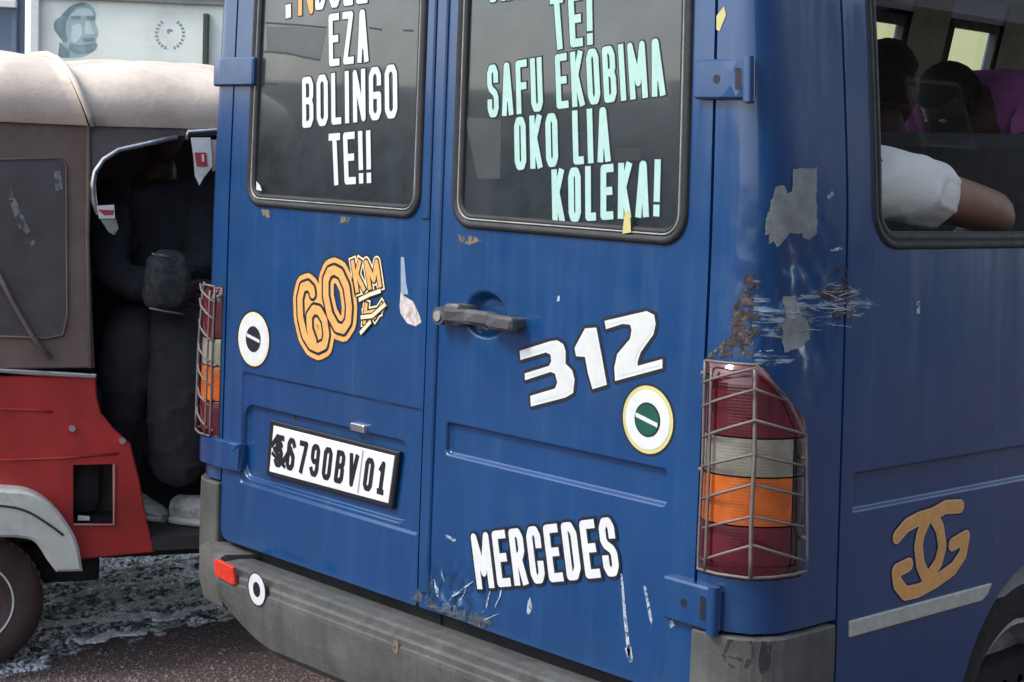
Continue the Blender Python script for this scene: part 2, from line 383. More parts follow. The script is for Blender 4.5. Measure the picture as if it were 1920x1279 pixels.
def slab(name, poly, o0, o1, mat_, parent, grid=.02, bev=.002, mapf=None, holes=()):
    """a solid lying on the surface between offsets o0 and o1, edges slightly chamfered"""
    mf = mapf or P
    if area2(poly) < 0: poly = poly[::-1]
    poly = resample(poly, grid * 1.5) if grid else poly
    inn = offs(poly, -bev); v, f = tri([inn], holes, step=(grid, grid) if grid else None)
    V = [mf(s, z, o1) for s, z in v]; Fc = [t if (Vector(v[t[1]]) - Vector(v[t[0]])).cross(Vector(v[t[2]]) - Vector(v[t[0]])) > 0 else t[::-1] for t in f]
    k = len(poly); b = len(V); V += [mf(s, z, o1) for s, z in inn] + [mf(s, z, o1 - bev) for s, z in poly] + [mf(s, z, o0) for s, z in poly]
    for i in range(k):
        j = (i + 1) % k; Fc += [(b + i, b + k + i, b + k + j, b + j), (b + k + i, b + 2 * k + i, b + 2 * k + j, b + k + j)]
    for h in holes:
        h = h if area2(h) > 0 else h[::-1]; k2 = len(h); b = len(V); V += [mf(s, z, o1) for s, z in h] + [mf(s, z, o0) for s, z in h]
        Fc += [(b + (i + 1) % k2, b + k2 + (i + 1) % k2, b + k2 + i, b + i) for i in range(k2)]
    return mesh(name, V, Fc, mat_, parent)
def stroke(pts, r, cap=8, close=False):
    o = []; n_ = len(pts)
    for i in range(n_ if close else n_ - 1):
        a = Vector(pts[i]); b = Vector(pts[(i + 1) % n_]); d = b - a
        if d.length < 1e-6: continue
        d.normalize(); q = Vector((-d.y, d.x)) * r
        o.append([tuple(a + q), tuple(a - q), tuple(b - q), tuple(b + q)])
    for i, p in enumerate(pts):
        if close or 0 < i < n_ - 1 or cap < 0: o.append(ell(p, r, r, abs(cap)))
    return o
def concave(poly):
    """split any outline into triangles so that it can take part in a union"""
    t = geometry.tessellate_polygon([[Vector((x, y, 0)) for x, y in poly]])
    return [[poly[i] for i in q] for q in t]

# ------------------------------------------------------------------ block lettering: strokes in a unit box
GL = {
 'A': [[(0, 0), (.42, 1), (.58, 1), (1, 0)], [(.16, .3), (.84, .3)]],
 'B': [[(0, 0), (0, 1), (.75, 1), (1, .88), (1, .64), (.8, .53), (1, .42), (1, .12), (.75, 0), (0, 0)], [(0, .53), (.8, .53)]],
 'C': [[(1, .72), (1, .88), (.75, 1), (.25, 1), (0, .88), (0, .12), (.25, 0), (.75, 0), (1, .12), (1, .28)]],
 'D': [[(0, 0), (0, 1), (.65, 1), (1, .84), (1, .16), (.65, 0), (0, 0)]],
 'E': [[(1, 1), (0, 1), (0, 0), (1, 0)], [(0, .52), (.85, .52)]],
 'F': [[(1, 1), (0, 1), (0, 0)], [(0, .52), (.85, .52)]],
 'G': [[(1, .74), (1, .88), (.75, 1), (.25, 1), (0, .88), (0, .12), (.25, 0), (.75, 0), (1, .12), (1, .46), (.55, .46)]],
 'H': [[(0, 0), (0, 1)], [(1, 0), (1, 1)], [(0, .5), (1, .5)]],
 'I': [[(.5, 0), (.5, 1)]],
 'K': [[(0, 0), (0, 1)], [(1, 1), (.1, .45)], [(.3, .6), (1, 0)]],
 'L': [[(0, 1), (0, 0), (1, 0)]],
 'M': [[(0, 0), (0, 1), (.5, .25), (1, 1), (1, 0)]],
 'N': [[(0, 0), (0, 1), (1, 0), (1, 1)]],
 'O': [[(.25, 0), (0, .12), (0, .88), (.25, 1), (.75, 1), (1, .88), (1, .12), (.75, 0), (.25, 0)]],
 'R': [[(0, 0), (0, 1), (.75, 1), (1, .88), (1, .62), (.75, .5), (0, .5)], [(.55, .5), (1, 0)]],
 'S': [[(1, .75), (1, .88), (.75, 1), (.25, 1), (0, .88), (0, .65), (.2, .55), (.8, .45), (1, .35), (1, .12), (.75, 0), (.25, 0), (0, .12), (0, .25)]],
 'T': [[(.5, 0), (.5, 1)], [(0, 1), (1, 1)]],
 'U': [[(0, 1), (0, .12), (.25, 0), (.75, 0), (1, .12), (1, 1)]],
 'V': [[(0, 1), (.5, 0), (1, 1)]],
 'Z': [[(0, 1), (1, 1), (0, 0), (1, 0)]],
 '!': [[(.5, .3), (.5, 1)], [(.5, 0), (.5, .07)]],
 '.': [[(.5, 0), (.5, .1)]],
 '0': None, '1': [[(.1, .8), (.6, 1), (.6, 0)], [(.2, 0), (1, 0)]],
 '5': [[(1, 1), (.1, 1), (0, .55), (.7, .58), (1, .45), (1, .12), (.75, 0), (.2, 0), (0, .1)]],
 '6': [[(1, .86), (.75, 1), (.25, 1), (0, .86), (0, .12), (.25, 0), (.75, 0), (1, .12), (1, .42), (.75, .54), (.1, .54)]],
 '7': [[(0, 1), (1, 1), (.4, 0)]],
 '9': [[(0, .14), (.25, 0), (.75, 0), (1, .14), (1, .88), (.75, 1), (.25, 1), (0, .88), (0, .58), (.25, .46), (.9, .46)]],
}
GL['0'] = GL['O']
WID = {'I': .42, '!': .42, '.': .4, 'M': 1.35, ' ': .55, 'N': 1.05, '1': .8, 'L': .85, 'T': 1.0}
def word(txt, quad, r, gap=.34):
    """strokes of a word fitted into a quad TL, BL, BR, TR in (s, z) -> list of polygons"""
    TL, BL, BR, TR = [Vector(q) for q in quad]
    H = ((TL - BL).length + (TR - BR).length) / 2; W = ((TR - TL).length + (BR - BL).length) / 2
    ws = [WID.get(c, 1) for c in txt]; tot = sum(ws) + gap * (len(txt) - 1); ry = r / H; o = []; x = 0
    for c, wd in zip(txt, ws):
        if c != ' ':
            x0, x1 = x / tot, (x + wd) / tot; rx = r / W
            for pl in GL[c]:
                q = []
                for gx, gy in pl:
                    fx = x0 + rx + (x1 - x0 - 2 * rx) * gx; fy = ry + (1 - 2 * ry) * gy
                    q.append(tuple((BL * (1 - fx) + BR * fx) * (1 - fy) + (TL * (1 - fx) + TR * fx) * fy))
                if len(q) > 1:
                    # square ends: extend the outer ends by nothing, corners squared by a small block
                    cl = q[0] == q[-1]
                    if cl: q = q[:-1]
                    o.append((q, r, cl))
        x += wd + gap
    return o
def word_polys(st, grow=0.0):
    o = []
    for q, r, cl in st:
        qq = [Vector(p) for p in q]
        if not cl:
            for a, b in ((0, 1), (-1, -2)):
                d = (qq[a] - qq[b]); d.normalize(); qq[a] = qq[a] + d * (r + grow if True else 0)
        o += stroke([tuple(p) for p in qq], r + grow, 10, cl)
    return o

# =================================================================== VAN
van = tag(empty('van'), 'blue panel van seen from its rear corner, covered in stickers and lettering', 'van')
GAP = .0035
# door seams measured on the photograph
sL = sz(425, 600)[0]; sR = sz(1323, 600)[0]; sM = sz(801, 600)[0]
zB = .505; zT = 2.14
Y_S = .245                                   # seam between corner panel and side panel
sS = A0 + ARC + Y_S - RC
# pressings ---------------------------------------------------------
def ramp01(x, w_): x = x / w_; x = max(0, min(1, x)); return x * x * (3 - 2 * x)
def sdf_rr(s, z, b, r):
    cx, cz, hx, hz = (b[0] + b[1]) / 2, (b[2] + b[3]) / 2, (b[1] - b[0]) / 2 - r, (b[3] - b[2]) / 2 - r
    dx, dz = abs(s - cx) - hx, abs(z - cz) - hz
    return math.hypot(max(dx, 0), max(dz, 0)) + min(max(dx, dz), 0) - r
def press(b, r, depth, w_=.006):
    f = lambda s, z: depth * ramp01(-sdf_rr(s, z, b, r), w_)
    RELIEFS.append(((b[0], b[1], b[2], b[3]), f)); g_ = .0022
    return [resample(rrect(b[0] - g_, b[1] + g_, b[2] - g_, b[3] + g_, r + g_), .03), resample(rrect(b[0] + w_ + g_, b[1] - w_ - g_, b[2] + w_ + g_, b[3] - w_ - g_, max(.001, r - w_ - g_)), .03), resample(rrect(*b, r), .03), resample(rrect(b[0] + w_ * .5, b[1] - w_ * .5, b[2] + w_ * .5, b[3] - w_ * .5, max(.001, r - w_ * .5)), .03), resample(rrect(b[0] + w_, b[1] - w_, b[2] + w_, b[3] - w_, max(.001, r - w_)), .03)]
a = sz(838, 790); b = sz(1240, 950); c_ = sz(838, 850)
LOOP_R = press((a[0] - .004, sz(1243, 930)[0] + .01, (c_[1] + b[1]) / 2 - .002, (a[1] + sz(1243, 878)[1]) / 2), .012, -.013)
a = sz(459, 700); b = sz(786, 762)
zc = (a[1] + b[1]) / 2
a2 = sz(456, 756); b2 = sz(772, 831); c2 = sz(480, 905); d2 = sz(741, 984)
LOOP_L1 = press((a[0] - .012, b[0] + .012, (c2[1] + d2[1]) / 2 - .012, zc), .012, -.006)
LOOP_L2 = press((a2[0] - .004, b2[0] - .012, (c2[1] + d2[1]) / 2 + .002, (a2[1] + b2[1]) / 2), .035, -.012)
hc = sz(908, 590); RELIEFS.append(((hc[0] - .075, hc[0] + .075, hc[1] - .06, hc[1] + .06), lambda s, z: -.028 * ramp01(1 - math.hypot((s - hc[0]) / .07, (z - hc[1]) / .052), .45)))
# battered lower edge beside the door gap
dc = sz(850, 1130)
def dent(s, z):
    g = math.exp(-((s - dc[0]) / .09) ** 2 - ((z - dc[1]) / .06) ** 2)
    return g * (-.006 + .004 * math.sin((s * 1.0 + z * .9) * 95) + .003 * math.sin((s * 1.7 - z) * 120))
RELIEFS.append(((dc[0] - .2, dc[0] + .25, dc[1] - .15, dc[1] + .16), dent))
from mathutils import noise as _N
# crushed rear corner above the lamp
kc = sz(1490, 560)
def crush(s, z):
    g = math.exp(-((s - kc[0]) / .10) ** 2 - ((z - kc[1]) / .13) ** 2)
    return g * (-.013 + .012 * _N.noise(Vector((s * 14, z * 11, 2))) + .006 * _N.noise(Vector((s * 40, z * 30, 7))))
RELIEFS.append(((kc[0] - .3, kc[0] + .3, kc[1] - .36, kc[1] + .36), crush))
a = sz(1602, 885); b = sz(1918, 836); c_ = sz(1602, 957); d_ = sz(1918, 904)
SM0, SM1 = (c_[1] + d_[1]) / 2, (a[1] + b[1]) / 2
LOOP_S = press((a[0] - .003, sS + 3.4, SM0, SM1), .006, -.013)

# window openings -----------------------------------------------------
def win_rect(lu, ru, vm, bl, br, zt, r):
    l_ = sz(lu, vm)[0]; r_ = sz(ru, vm)[0]; z_ = (sz(*bl)[1] + sz(*br)[1]) / 2
    return (l_, r_, z_, zt, r)
LWo = win_rect(470, 792, 250, (500, 386), (740, 404), 2.06, .05)
RWo = win_rect(856, 1292, 250, (900, 423), (1200, 456), 2.06, .055)
def ext(rect, d): return rrect(rect[0] - d, rect[1] + d, rect[2] - d, rect[3] + d, max(.006, rect[4] + d))
# rear doors -----------------------------------------------------------
def door(s0, s1, win, loops, label, extra=()):
    out = resample(rrect(s0, s1, zB, zT, [.03 if s0 < -.5 else .006, .006, .05, .05], 4), .05)
    o = sheet('rear_door', [out], PAINT, van, holes=[resample(ext(win, -.01), .05)], loops=loops, step=(.045, .045), depth=.028, extra=extra); o['label'] = label; return o
bowl = [resample(ell(hc, .07 * k, .052 * k, 26), 1) for k in (1, .85, .7, .55)]
ex = [(dc[0] + random.uniform(-.12, .22), dc[1] + random.uniform(-.1, .12)) for _ in range(700)]
ex = [p for p in ex if p[0] > sM + GAP + .006 and p[1] > zB + .006 and p[1] < .7]
doorL = door(sL, sM - GAP, LWo, LOOP_L1 + LOOP_L2, 'left rear door with the number plate recess')
doorR = door(sM + GAP, sR, RWo, LOOP_R + bowl, 'right rear door with the handle', ex)
# seam lines of the overlapping door lip: a raised strip beside the gap
lip = slab('door_lip', rrect(sM + GAP + .001, sM + .038, .54, zT - .02, .004), -.004, .006, PAINT, van, .05, .003)
lip2 = slab('door_lip', rrect(sM - .030, sM - GAP - .001, sz(800, 412)[1], zT - .02, .004), -.004, .004, PAINT, van, .05, .003)
lip2['label'] = 'upper lip on the left rear door'; lip['label'] = 'overlapping lip along the door gap'

def rear_window(rect, nm):
    wn = empty('rear_window', parent=van); wn['label'] = nm
    # rubber gasket with two rounded ridges, a bright filler strip, and the pane
    def ring(name, prof, m_):
        V = []; Fc = []; base = None
        for d, o_ in prof:
            lp = resample(ext(rect, 0), .04); lp = offs(lp, d)
            V += [P(s, z, o_) for s, z in lp]; base = len(lp)
        k = base
        for i in range(len(prof) - 1):
            for j in range(k): Fc.append((i * k + j, i * k + (j + 1) % k, (i + 1) * k + (j + 1) % k, (i + 1) * k + j)[::-1])
        mesh(name, V, Fc, m_, wn, smooth=True)
    ring('gasket', [(-.028, -.012), (-.026, -.001), (-.022, .004), (-.017, .003), (-.015, .001), (-.013, .002), (-.008, .007), (-.002, .008), (.003, .005), (.005, -.002)], RUBBER)
    ring('filler_strip', [(-.0175, .001), (-.0168, .0048), (-.0155, .0056), (-.0142, .0048), (-.0135, .001)], BEAD)
    v, f = tri([resample(ext(rect, -.022), .05)], step=(.06, .06))
    mesh('pane', [P(s, z, -.004) for s, z in v], [t if (Vector(v[t[1]]) - Vector(v[t[0]])).cross(Vector(v[t[2]]) - Vector(v[t[0]])) > 0 else t[::-1] for t in f], FILM, wn, normals=[NRM(s, z) for s, z in v])
    return wn
WL = rear_window(LWo, 'left rear window with white lettering'); WR = rear_window(RWo, 'right rear window with mint green lettering')
def z4(off, pts): return [(off[0] + x / off[2], off[1] + y / off[2]) for x, y in pts]
def lettering(txt, quad, r, m_, par, lab, halo=.0028, gap=.34, base=-.004):
    q = szs(quad, base); st = word(txt, q, r, gap)
    o = decal('lettering', word_polys(st), base + .0014, m_, par, label=lab)
    if halo: decal('lettering_edge', word_polys(st, halo), base + .0007, INK, par)  # shadow halo around the window letters, painted as a thin dark rim
    return o
Z4 = (420, 0, 2.907); Z5 = (820, 0, 2.664)
lettering('EZA', z4(Z4, [(572, 78), (575, 364), (790, 336), (785, 48)]), .0079, WHITE, WL, 'white word EZA')
lettering('BOLINGO', z4(Z4, [(428, 423), (430, 699), (948, 642), (945, 348)]), .0076, WHITE, WL, 'white word BOLINGO', gap=.3)
lettering('TE!!', z4(Z4, [(572, 730), (585, 1012), (806, 997), (802, 710)]), .0079, WHITE, WL, 'white word TE!!', gap=.26)
lettering('.', [(530, -60), (531, 36), (552, 32), (551, -64)], .011, WHITE, WL, 'white full stop', gap=.3)
lettering('N', [(560, -76), (560, 30), (588, 26), (588, -80)], .0076, ORANGE, WL, 'orange letter N')
lettering('DULE', [(592, -88), (592, 20), (690, 5), (690, -100)], .0078, WHITE, WL, 'white letters DULE', gap=.3)
lettering('TE!', z4(Z5, [(562, -18), (585, 252), (778, 222), (775, -50)]), .0078, MINT, WR, 'mint green word TE!', gap=.36)
lettering('SAFU EKOBIMA', z4(Z5, [(250, 328), (255, 590), (1142, 476), (1122, 188)]), .0070, MINT, WR, 'mint green words SAFU EKOBIMA', gap=.3)
lettering('OKO LIA', z4(Z5, [(385, 588), (390, 852), (868, 806), (860, 532)]), .0074, MINT, WR, 'mint green words OKO LIA', gap=.34)
lettering('KOLEKA!', z4(Z5, [(572, 848), (578, 1116), (1110, 1080), (1118, 795)]), .0076, MINT, WR, 'mint green word KOLEKA!', gap=.36)
lettering('SALA', [(914, -100), (916, 6), (1010, -8), (1008, -112)], .0066, MINT, WR, 'mint green word along the top edge', gap=.34)
# creases of the window film
def crease(pts, r, par, m_=FILMLINE):
    decal('film_crease', stroke(szs(pts, -.004), r, 8), -.0035, m_, par)
for pl in ([(498, 43), (560, 47), (612, 52)], [(692, 52), (716, 56)], [(756, 57), (775, 58)], [(494, 97), (540, 100), (572, 108), (600, 113)], [(490, 157), (520, 158)]): crease(pl, .0022, WL)
PANE_PALE = mat('pane_patch', (.04, .046, .05), .35, 0, .2, 10, coat=.3)  # lighter tone for patches laid over the panes
decal('pane_patch', [szs([(560, 50), (612, 56), (600, 112), (500, 98), (500, 50)], -.004)], -.0037, PANE_PALE, WL)
decal('pane_patch', [szs([(872, 220), (940, 225), (938, 335), (895, 335), (893, 300), (872, 300)], -.004)[:4] ], -.0037, PANE_PALE, WR)
decal('pane_patch', [szs([(1153, 278), (1200, 276), (1203, 300), (1155, 303)], -.004)], -.0037, FILMLINE, WR)
YEL = mat('yellow_sticky_scrap', (.55, .5, .2), .6)
decal('sticky_scrap', [szs([(1172, 400), (1182, 394), (1184, 436), (1168, 438)], .006)], .0075, YEL, WR)
decal('sticky_scrap', [szs([(482, 340), (489, 348), (492, 358), (482, 356)], .004)], .006, WHITE, WL)

# corner and side panels --------------------------------------------------
EL, ER = -sR + 0, sR
def seam_out(s0, s1, z0, z1): return resample(rrect(s0, s1, z0, z1, .004, 2), .05)
zC = sz(1420, 1192)[1] + .002
def corner(sg, lab):
    s0, s1 = (sR + 2 * GAP, sS - GAP) if sg > 0 else (-(sS - GAP), sL - 2 * GAP)
    o = sheet('corner_panel', [seam_out(s0, s1, zC, 2.2)], PAINT, van, step=(.014, .03), depth=.02,
              extra=[(kc[0] + random.uniform(-.16, .16), kc[1] + random.uniform(-.22, .2)) for _ in range(1500)] if sg > 0 else [])
    o['label'] = lab
# keep the extra points inside the panel
_ex = random.random
def clip_extra(s0, s1, pts): return [p for p in pts if s0 + .006 < p[0] < s1 - .006]
s0, s1 = sR + 2 * GAP, sS - GAP
cr = sheet('corner_panel', [seam_out(s0, s1, zC, 2.2)], PAINT, van, step=(.014, .03), depth=.02,
           extra=clip_extra(s0, s1, [(kc[0] + random.uniform(-.2, .16), kc[1] + random.uniform(-.24, .22)) for _ in range(1400)])); cr['label'] = 'dented right rear corner panel with grey primer'
s0, s1 = -(sS - GAP), sL - 2 * GAP
sheet('corner_panel', [seam_out(s0, s1, zC, 2.2)], PAINT, van, step=(.014, .05), depth=.02)['label'] = 'left rear corner panel'
# side panel with wheel arch and window openings
AY, AZ, AR = 1.02, .335, .345
def yS(y): return A0 + ARC + y - RC
wy0 = sz(1642, 200); wyb = (sz(1690, 452)[1] + sz(1910, 445)[1]) / 2
SW = (wy0[0] + .002, yS(1.62), wyb, 1.99, .06)
SW2 = (yS(1.74), yS(2.86), wyb, 1.99, .06)
SW3 = (yS(2.98), yS(4.0), wyb, 1.99, .06)
END = 4.9
def side_outline(s0):
    o = [(s0, 2.2), (s0, .40), ]
    th0 = math.asin((.40 - AZ) / AR)
    arc = []
    for i in range(19):
        t = math.pi - th0 - (math.pi - 2 * th0) * i / 18; arc.append((yS(AY) + AR * math.cos(t), AZ + AR * math.sin(t)))
    o += arc + [(yS(END), .40), (yS(END), 2.2)]
    return resample(o, .08)
ARCHL = [(yS(AY) + (AR + .03) * math.cos(t), AZ + (AR + .03) * math.sin(t)) for t in [math.pi * i / 18 for i in range(19)]]
wins = [SW, SW2, SW3]
sheet('side_panel', [side_outline(sS + GAP)], PAINT, van, holes=[resample(ext(q, -.008), .06) for q in wins], loops=LOOP_S, step=(.08, .05), depth=.025)['label'] = 'right side panel with moulding and wheel arch'
# far side panel, its windows seen through the cabin
def farY(u, v): return on_plane(u, v, Vector((-.815, 0, 0)), Vector((1, 0, 0)))
fa, fb, fc_ = farY(1675, 38), farY(1757, 45), farY(1848, 50)
lz1 = [(-yS(fa.y), -yS(1.85), 1.40, fa.z, .02), (-yS(fc_.y), -yS(fb.y), 1.40, (fb.z + fc_.z) / 2, .02), (-yS(1.7), -yS(.45), 1.40, 2.0, .05)]
lo = [(-a_, b_) for a_, b_ in side_outline(sS + GAP)]
sheet('side_panel', [lo[::-1]], PAINT, van, holes=[resample(ext(q, 0), .06) for q in lz1], step=(.12, .08), depth=.04)['label'] = 'far side panel with passenger windows'

# side window: rubber frame, pane, sliding rail
def side_window(rect, lab, glassm=GLASSC):
    wn = empty('side_window', parent=van); wn['label'] = lab
    def ring(name, prof, m_):
        V = []; Fc = []
        lp0 = resample(ext(rect, 0), .06); k = len(lp0)
        for d, o_ in prof: V += [P(s, z, o_) for s, z in offs(lp0, d)]
        for i in range(len(prof) - 1):
            for j in range(k): Fc.append((i * k + j, i * k + (j + 1) % k, (i + 1) * k + (j + 1) % k, (i + 1) * k + j)[::-1])
        return mesh(name, V, Fc, m_, wn, smooth=True)
    ring('window_rubber', [(-.012, -.03), (-.012, -.002), (-.008, .002), (0, .003), (.004, .001), (.007, .003), (.014, .004), (.019, .002), (.02, -.003)], RUBBER)
    v, f = tri([resample(ext(rect, -.010), .08)], step=(.12, .12))
    mesh('pane', [P(s, z, -.012) for s, z in v], f, glassm, wn, normals=[NRM(s, z) for s, z in v])
    return wn
side_window(SW, 'rearmost side window with passengers behind it')
side_window(SW2, 'middle side window'); side_window(SW3, 'front side window')
for q in lz1:
    wn = empty('side_window', parent=van); wn['label'] = 'window in the far side of the cabin'
    v, f = tri([resample(ext(q, 0), .08)], step=(.15, .15)); mesh('pane', [P(s, z, -.012) for s, z in v], f, GLASSC, wn)
    rr = resample(ext(q, 0), .08); rin = offs(rr, -.02); k = len(rr)
    V = [P(s, z, -.045) for s, z in offs(rr, .015)] + [P(s, z, -.05) for s, z in rin] + [P(s, z, -.02) for s, z in rin]
    mesh('window_rubber', V, [(j, (j + 1) % k, k + (j + 1) % k, k + j) for j in range(k)] + [(k + j, k + (j + 1) % k, 2 * k + (j + 1) % k, 2 * k + j) for j in range(k)], RUBBER, wn)

# backing behind the seams, roof, floor, liner -------------------------------
bk = MB()
def strip(s0, s1, z0, z1, off, n=1, m=1):
    v = []; f = []
    for j in range(m + 1):
        for i in range(n + 1): v.append(P0(s0 + (s1 - s0) * i / n, z0 + (z1 - z0) * j / m, off))
    for j in range(m):
        for i in range(n): q = j * (n + 1) + i; f.append((q, q + 1, q + n + 2, q + n + 1))
    return v, f
for s0, s1 in ((sL - .05, sL + .05), (sM - .05, sM + .05), (sR - .05, sR + .05), (sS - .05, sS + .03), (-sS - .03, -sS + .05)): bk.add(*strip(s0, s1, .42, 2.18, -.026, 6, 16))
bk.add(*strip(-sS, sS, .36, .50, -.03, 60, 1))
bk.build('seam_channel', BLACK, van)
def ringpath(z, off, n=10):
    o = []
    o += [P0(-yS(END), z, off), P0(-yS(2.5), z, off)]
    for i in range(n * 2 + 1):
        s_ = -(A0 + ARC) + 2 * (A0 + ARC) * i / (n * 2)
        # denser round the corners
        o.append(P0(s_, z, off))
    o += [P0(yS(2.5), z, off), P0(yS(END), z, off)]
    return o
V = []; Fc = []
prof = [(2.195, 0), (2.24, -.004), (2.30, -.03), (2.345, -.09), (2.37, -.2), (2.385, -.42)]
for z, o_ in prof: V += ringpath(min(z, 2.24), o_)[:]; 
k = len(V) // len(prof)
for i, (z, o_) in enumerate(prof):
    for j in range(k): V[i * k + j].z = z
for i in range(len(prof) - 1):
    for j in range(k - 1): Fc.append((i * k + j, i * k + j + 1, (i + 1) * k + j + 1, (i + 1) * k + j))
Fc.append(tuple(range((len(prof) - 1) * k, len(prof) * k)))
mesh('roof', V, Fc, PAINT, van)
nose = MB()
hx = HW - .03
pr = [(END, .40), (5.75, .40), (5.8, .8), (5.7, 1.05), (5.15, 1.2), (END, 1.22)]
nose.prism([(a_, b_) for a_, b_ in pr], lambda x, y, d: Vector((d, x, y)), -hx, hx); nose.build('bonnet', PAINT, van)
ws_ = MB(); ws_.add([(-hx + .04, 5.2, 1.2), (hx - .04, 5.2, 1.2), (hx - .14, END, 2.18), (-hx + .14, END, 2.18)], [(0, 1, 2, 3)]); ws_.build('windscreen', GLASSC, van)
for sg in (-1, 1):
    ck = MB(); ck.add([(sg * hx, END, 1.2), (sg * hx, 5.25, 1.2), (sg * (hx - .1), END, 2.2)], [(0, 1, 2)]); ck.build('quarter_panel', PAINT, van)
MB().box((-.86, .04, .55), (.86, END, .58)).build('cabin_floor', TRIM_IN, van)
MB().box((-.74, .05, 2.14), (.74, END, 2.16)).build('headlining', TRIM_CEIL, van)
# inner trim between the far windows
for y0, y1 in ((.3, .44), (1.71, 1.84), (fa.y + .01, fb.y - .03), (fc_.y + .01, 4.9)):
    v, f = strip(-yS(y1), -yS(y0), .6, 2.14, -.055, 1, 14); mesh('inner_pillar', v, f, PILLAR, van)
v, f = strip(-yS(4.9), -yS(.3), .58, 1.39, -.05, 1, 6); mesh('inner_trim', v, f, TRIM_IN, van)
v, f = strip(-yS(4.9), -yS(.3), 2.06, 2.14, -.05, 1, 2); mesh('inner_trim', v, f, TRIM_CEIL, van)
v, f = strip(yS(.3), yS(4.9), .58, wyb + .012, -.05, 1, 6); mesh('inner_trim', v, f, TRIM_IN, van)
v, f = strip(-A0, A0, .58, 2.14, -.04, 4, 12); mesh('inner_trim', v, f, TRIM_IN, van)
MB().box((-.85, .06, .36), (.85, 5.6, .42)).build('chassis', BLACK, van)
MB().box((-.86, END - .08, .6), (.86, END, 1.2), .02).build('dashboard', SEAT, van)

# seats
def seat(x0, x1, y, zb=1.0, zt=1.56, rest=True):
    t = empty('seat', (0, 0, 0), parent=van)
    MB().box((x0, y + .10, .62 + .22), (x1, y + .55, zb), .03).build('cushion', SEAT, t)
    MB().box((x0, y, .9), (x1, y + .11, zt), .035).build('backrest', SEAT, t)
    MB().box((x0 + .06, y + .15, .58), (x1 - .06, y + .2, .84)).build('seat_frame', BLACK, t)
    if rest:
        xm = (x0 + x1) / 2; MB().box((xm - .12, y + .01, zt + .03), (xm + .12, y + .1, zt + .2), .03).build('headrest', SEAT, t)
seat(.2, .78, .16, 1.0, 1.5, False)
seat(-.3, .80, 1.28, 1.0, 1.585, False)
seat(-.82, .1, 3.05, 1.0, 1.55, False)
seat(.1, .82, 2.55, 1.0, 1.60, False)

# hinges -----------------------------------------------------------------
def hinge(poly, mirror=False, par=van, lab=None):
    q = [(-s, z) for s, z in poly] if mirror else poly
    h = slab('door_hinge', q, -.003, .016, PAINT, par, .02, .004)
    if lab: h['label'] = lab
    return h
hu = szs([(1302, 114), (1420, 112), (1420, 186), (1302, 184)], .012); hz0, hz1 = hu[2][1], (hu[0][1] + hu[1][1]) / 2
for (u0, u1, v0, v1, lab) in ((1302, 1416, 115, 183, 'upper right door hinge'), (1243, 1352, 1073, 1150, 'lower right door hinge')):
    c0 = sz(u0, (v0 + v1) / 2, .012); c1 = sz(u1, (v0 + v1) / 2, .012)
    hh = (v1 - v0) * .00102 / 2; zc_ = c0[1] if v0 < 500 else c0[1] - .006
    pl = rrect(c0[0], c1[0], zc_ - hh, zc_ + hh, .006, 3)
    h = hinge(pl, lab=lab)
    s_ = c0[0] + (c1[0] - c0[0]) * .42
    decal('bolt_hole', [ell((s_, zc_), .008, .008, 14)], .0165, INK, h)
    s_ = c0[0] + (c1[0] - c0[0]) * .76
    decal('slot', [rrect(s_ - .006, s_ + .006, zc_ - hh * .55, zc_ + hh * .55, .002, 1)], .0165, INK, h)
    kn = MB(); s_ = c1[0] - .012; kn.tube([P(s_, zc_ - hh - .004, .014), P(s_, zc_ + hh + .004, .014)], .011, 12); kn.build('hinge_pin', PAINT, h, True, 40)
for (u0, u1, v0, v1, lab) in ((418, 476, 107, 160, 'upper left door hinge'), (388, 446, 832, 888, 'lower left door hinge')):
    vm = (v0 + v1) / 2; c1 = sz(u1, vm, .012); zc_ = c1[1]; hh = (v1 - v0) * .00128 / 2
    pl = rrect(-(A0 + ARC * .62), c1[0], zc_ - hh, zc_ + hh, .006, 3); h = hinge(pl, lab=lab)
# side seam above the hinge: rust chip
decal('rust_chip', [szs([(1344, 30), (1358, 12), (1362, 28), (1350, 58), (1344, 56)])], .001, YEL, van)

# number plate ---------------------------------------------------------------
plate = empty('license_plate', parent=van)
pz = sz(620, 870, -.008); 
q = szs([(512, 796), (505, 884), (731, 946), (742, 853)], .0)
ang = math.atan2(q[3][1] - q[0][1], q[3][0] - q[0][0])
zoff = .004
def Pf(s, z, off=0): return P0(s, z, off - .009)        # plate stands in front of the recess
def mid(a_, b_, t): return (a_[0] + (b_[0] - a_[0]) * t, a_[1] + (b_[1] - a_[1]) * t)
qo = szs([(506, 787), (498, 891), (734, 955), (748, 848)], -.005)
slab('plate_frame', qo, -.006, .004, INK, plate, None, .003, mapf=Pf)
q = szs([(513, 798), (505, 884), (728, 944), (740, 855)], -.004)
slab('plate_sheet', q, .004, .0055, PLATEW, plate, None, .001, mapf=Pf)
QP = q
def inq(fx, fy): 
    TL, BL, BR, TR = [Vector(p) for p in QP]; return tuple((BL * (1 - fx) + BR * fx) * (1 - fy) + (TL * (1 - fx) + TR * fx) * fy)
st = word('56790BV', [inq(.035, .84), inq(.035, .14), inq(.735, .14), inq(.735, .84)], .0066, .42)
decal('plate_characters', word_polys(st), .0062, INK, plate, mapf=Pf, label='black characters 56790BV')
st = word('01', [inq(.79, .84), inq(.79, .14), inq(.955, .14), inq(.955, .84)], .0066, .5)
decal('plate_characters', word_polys(st), .0062, INK, plate, mapf=Pf, label='black characters 01')
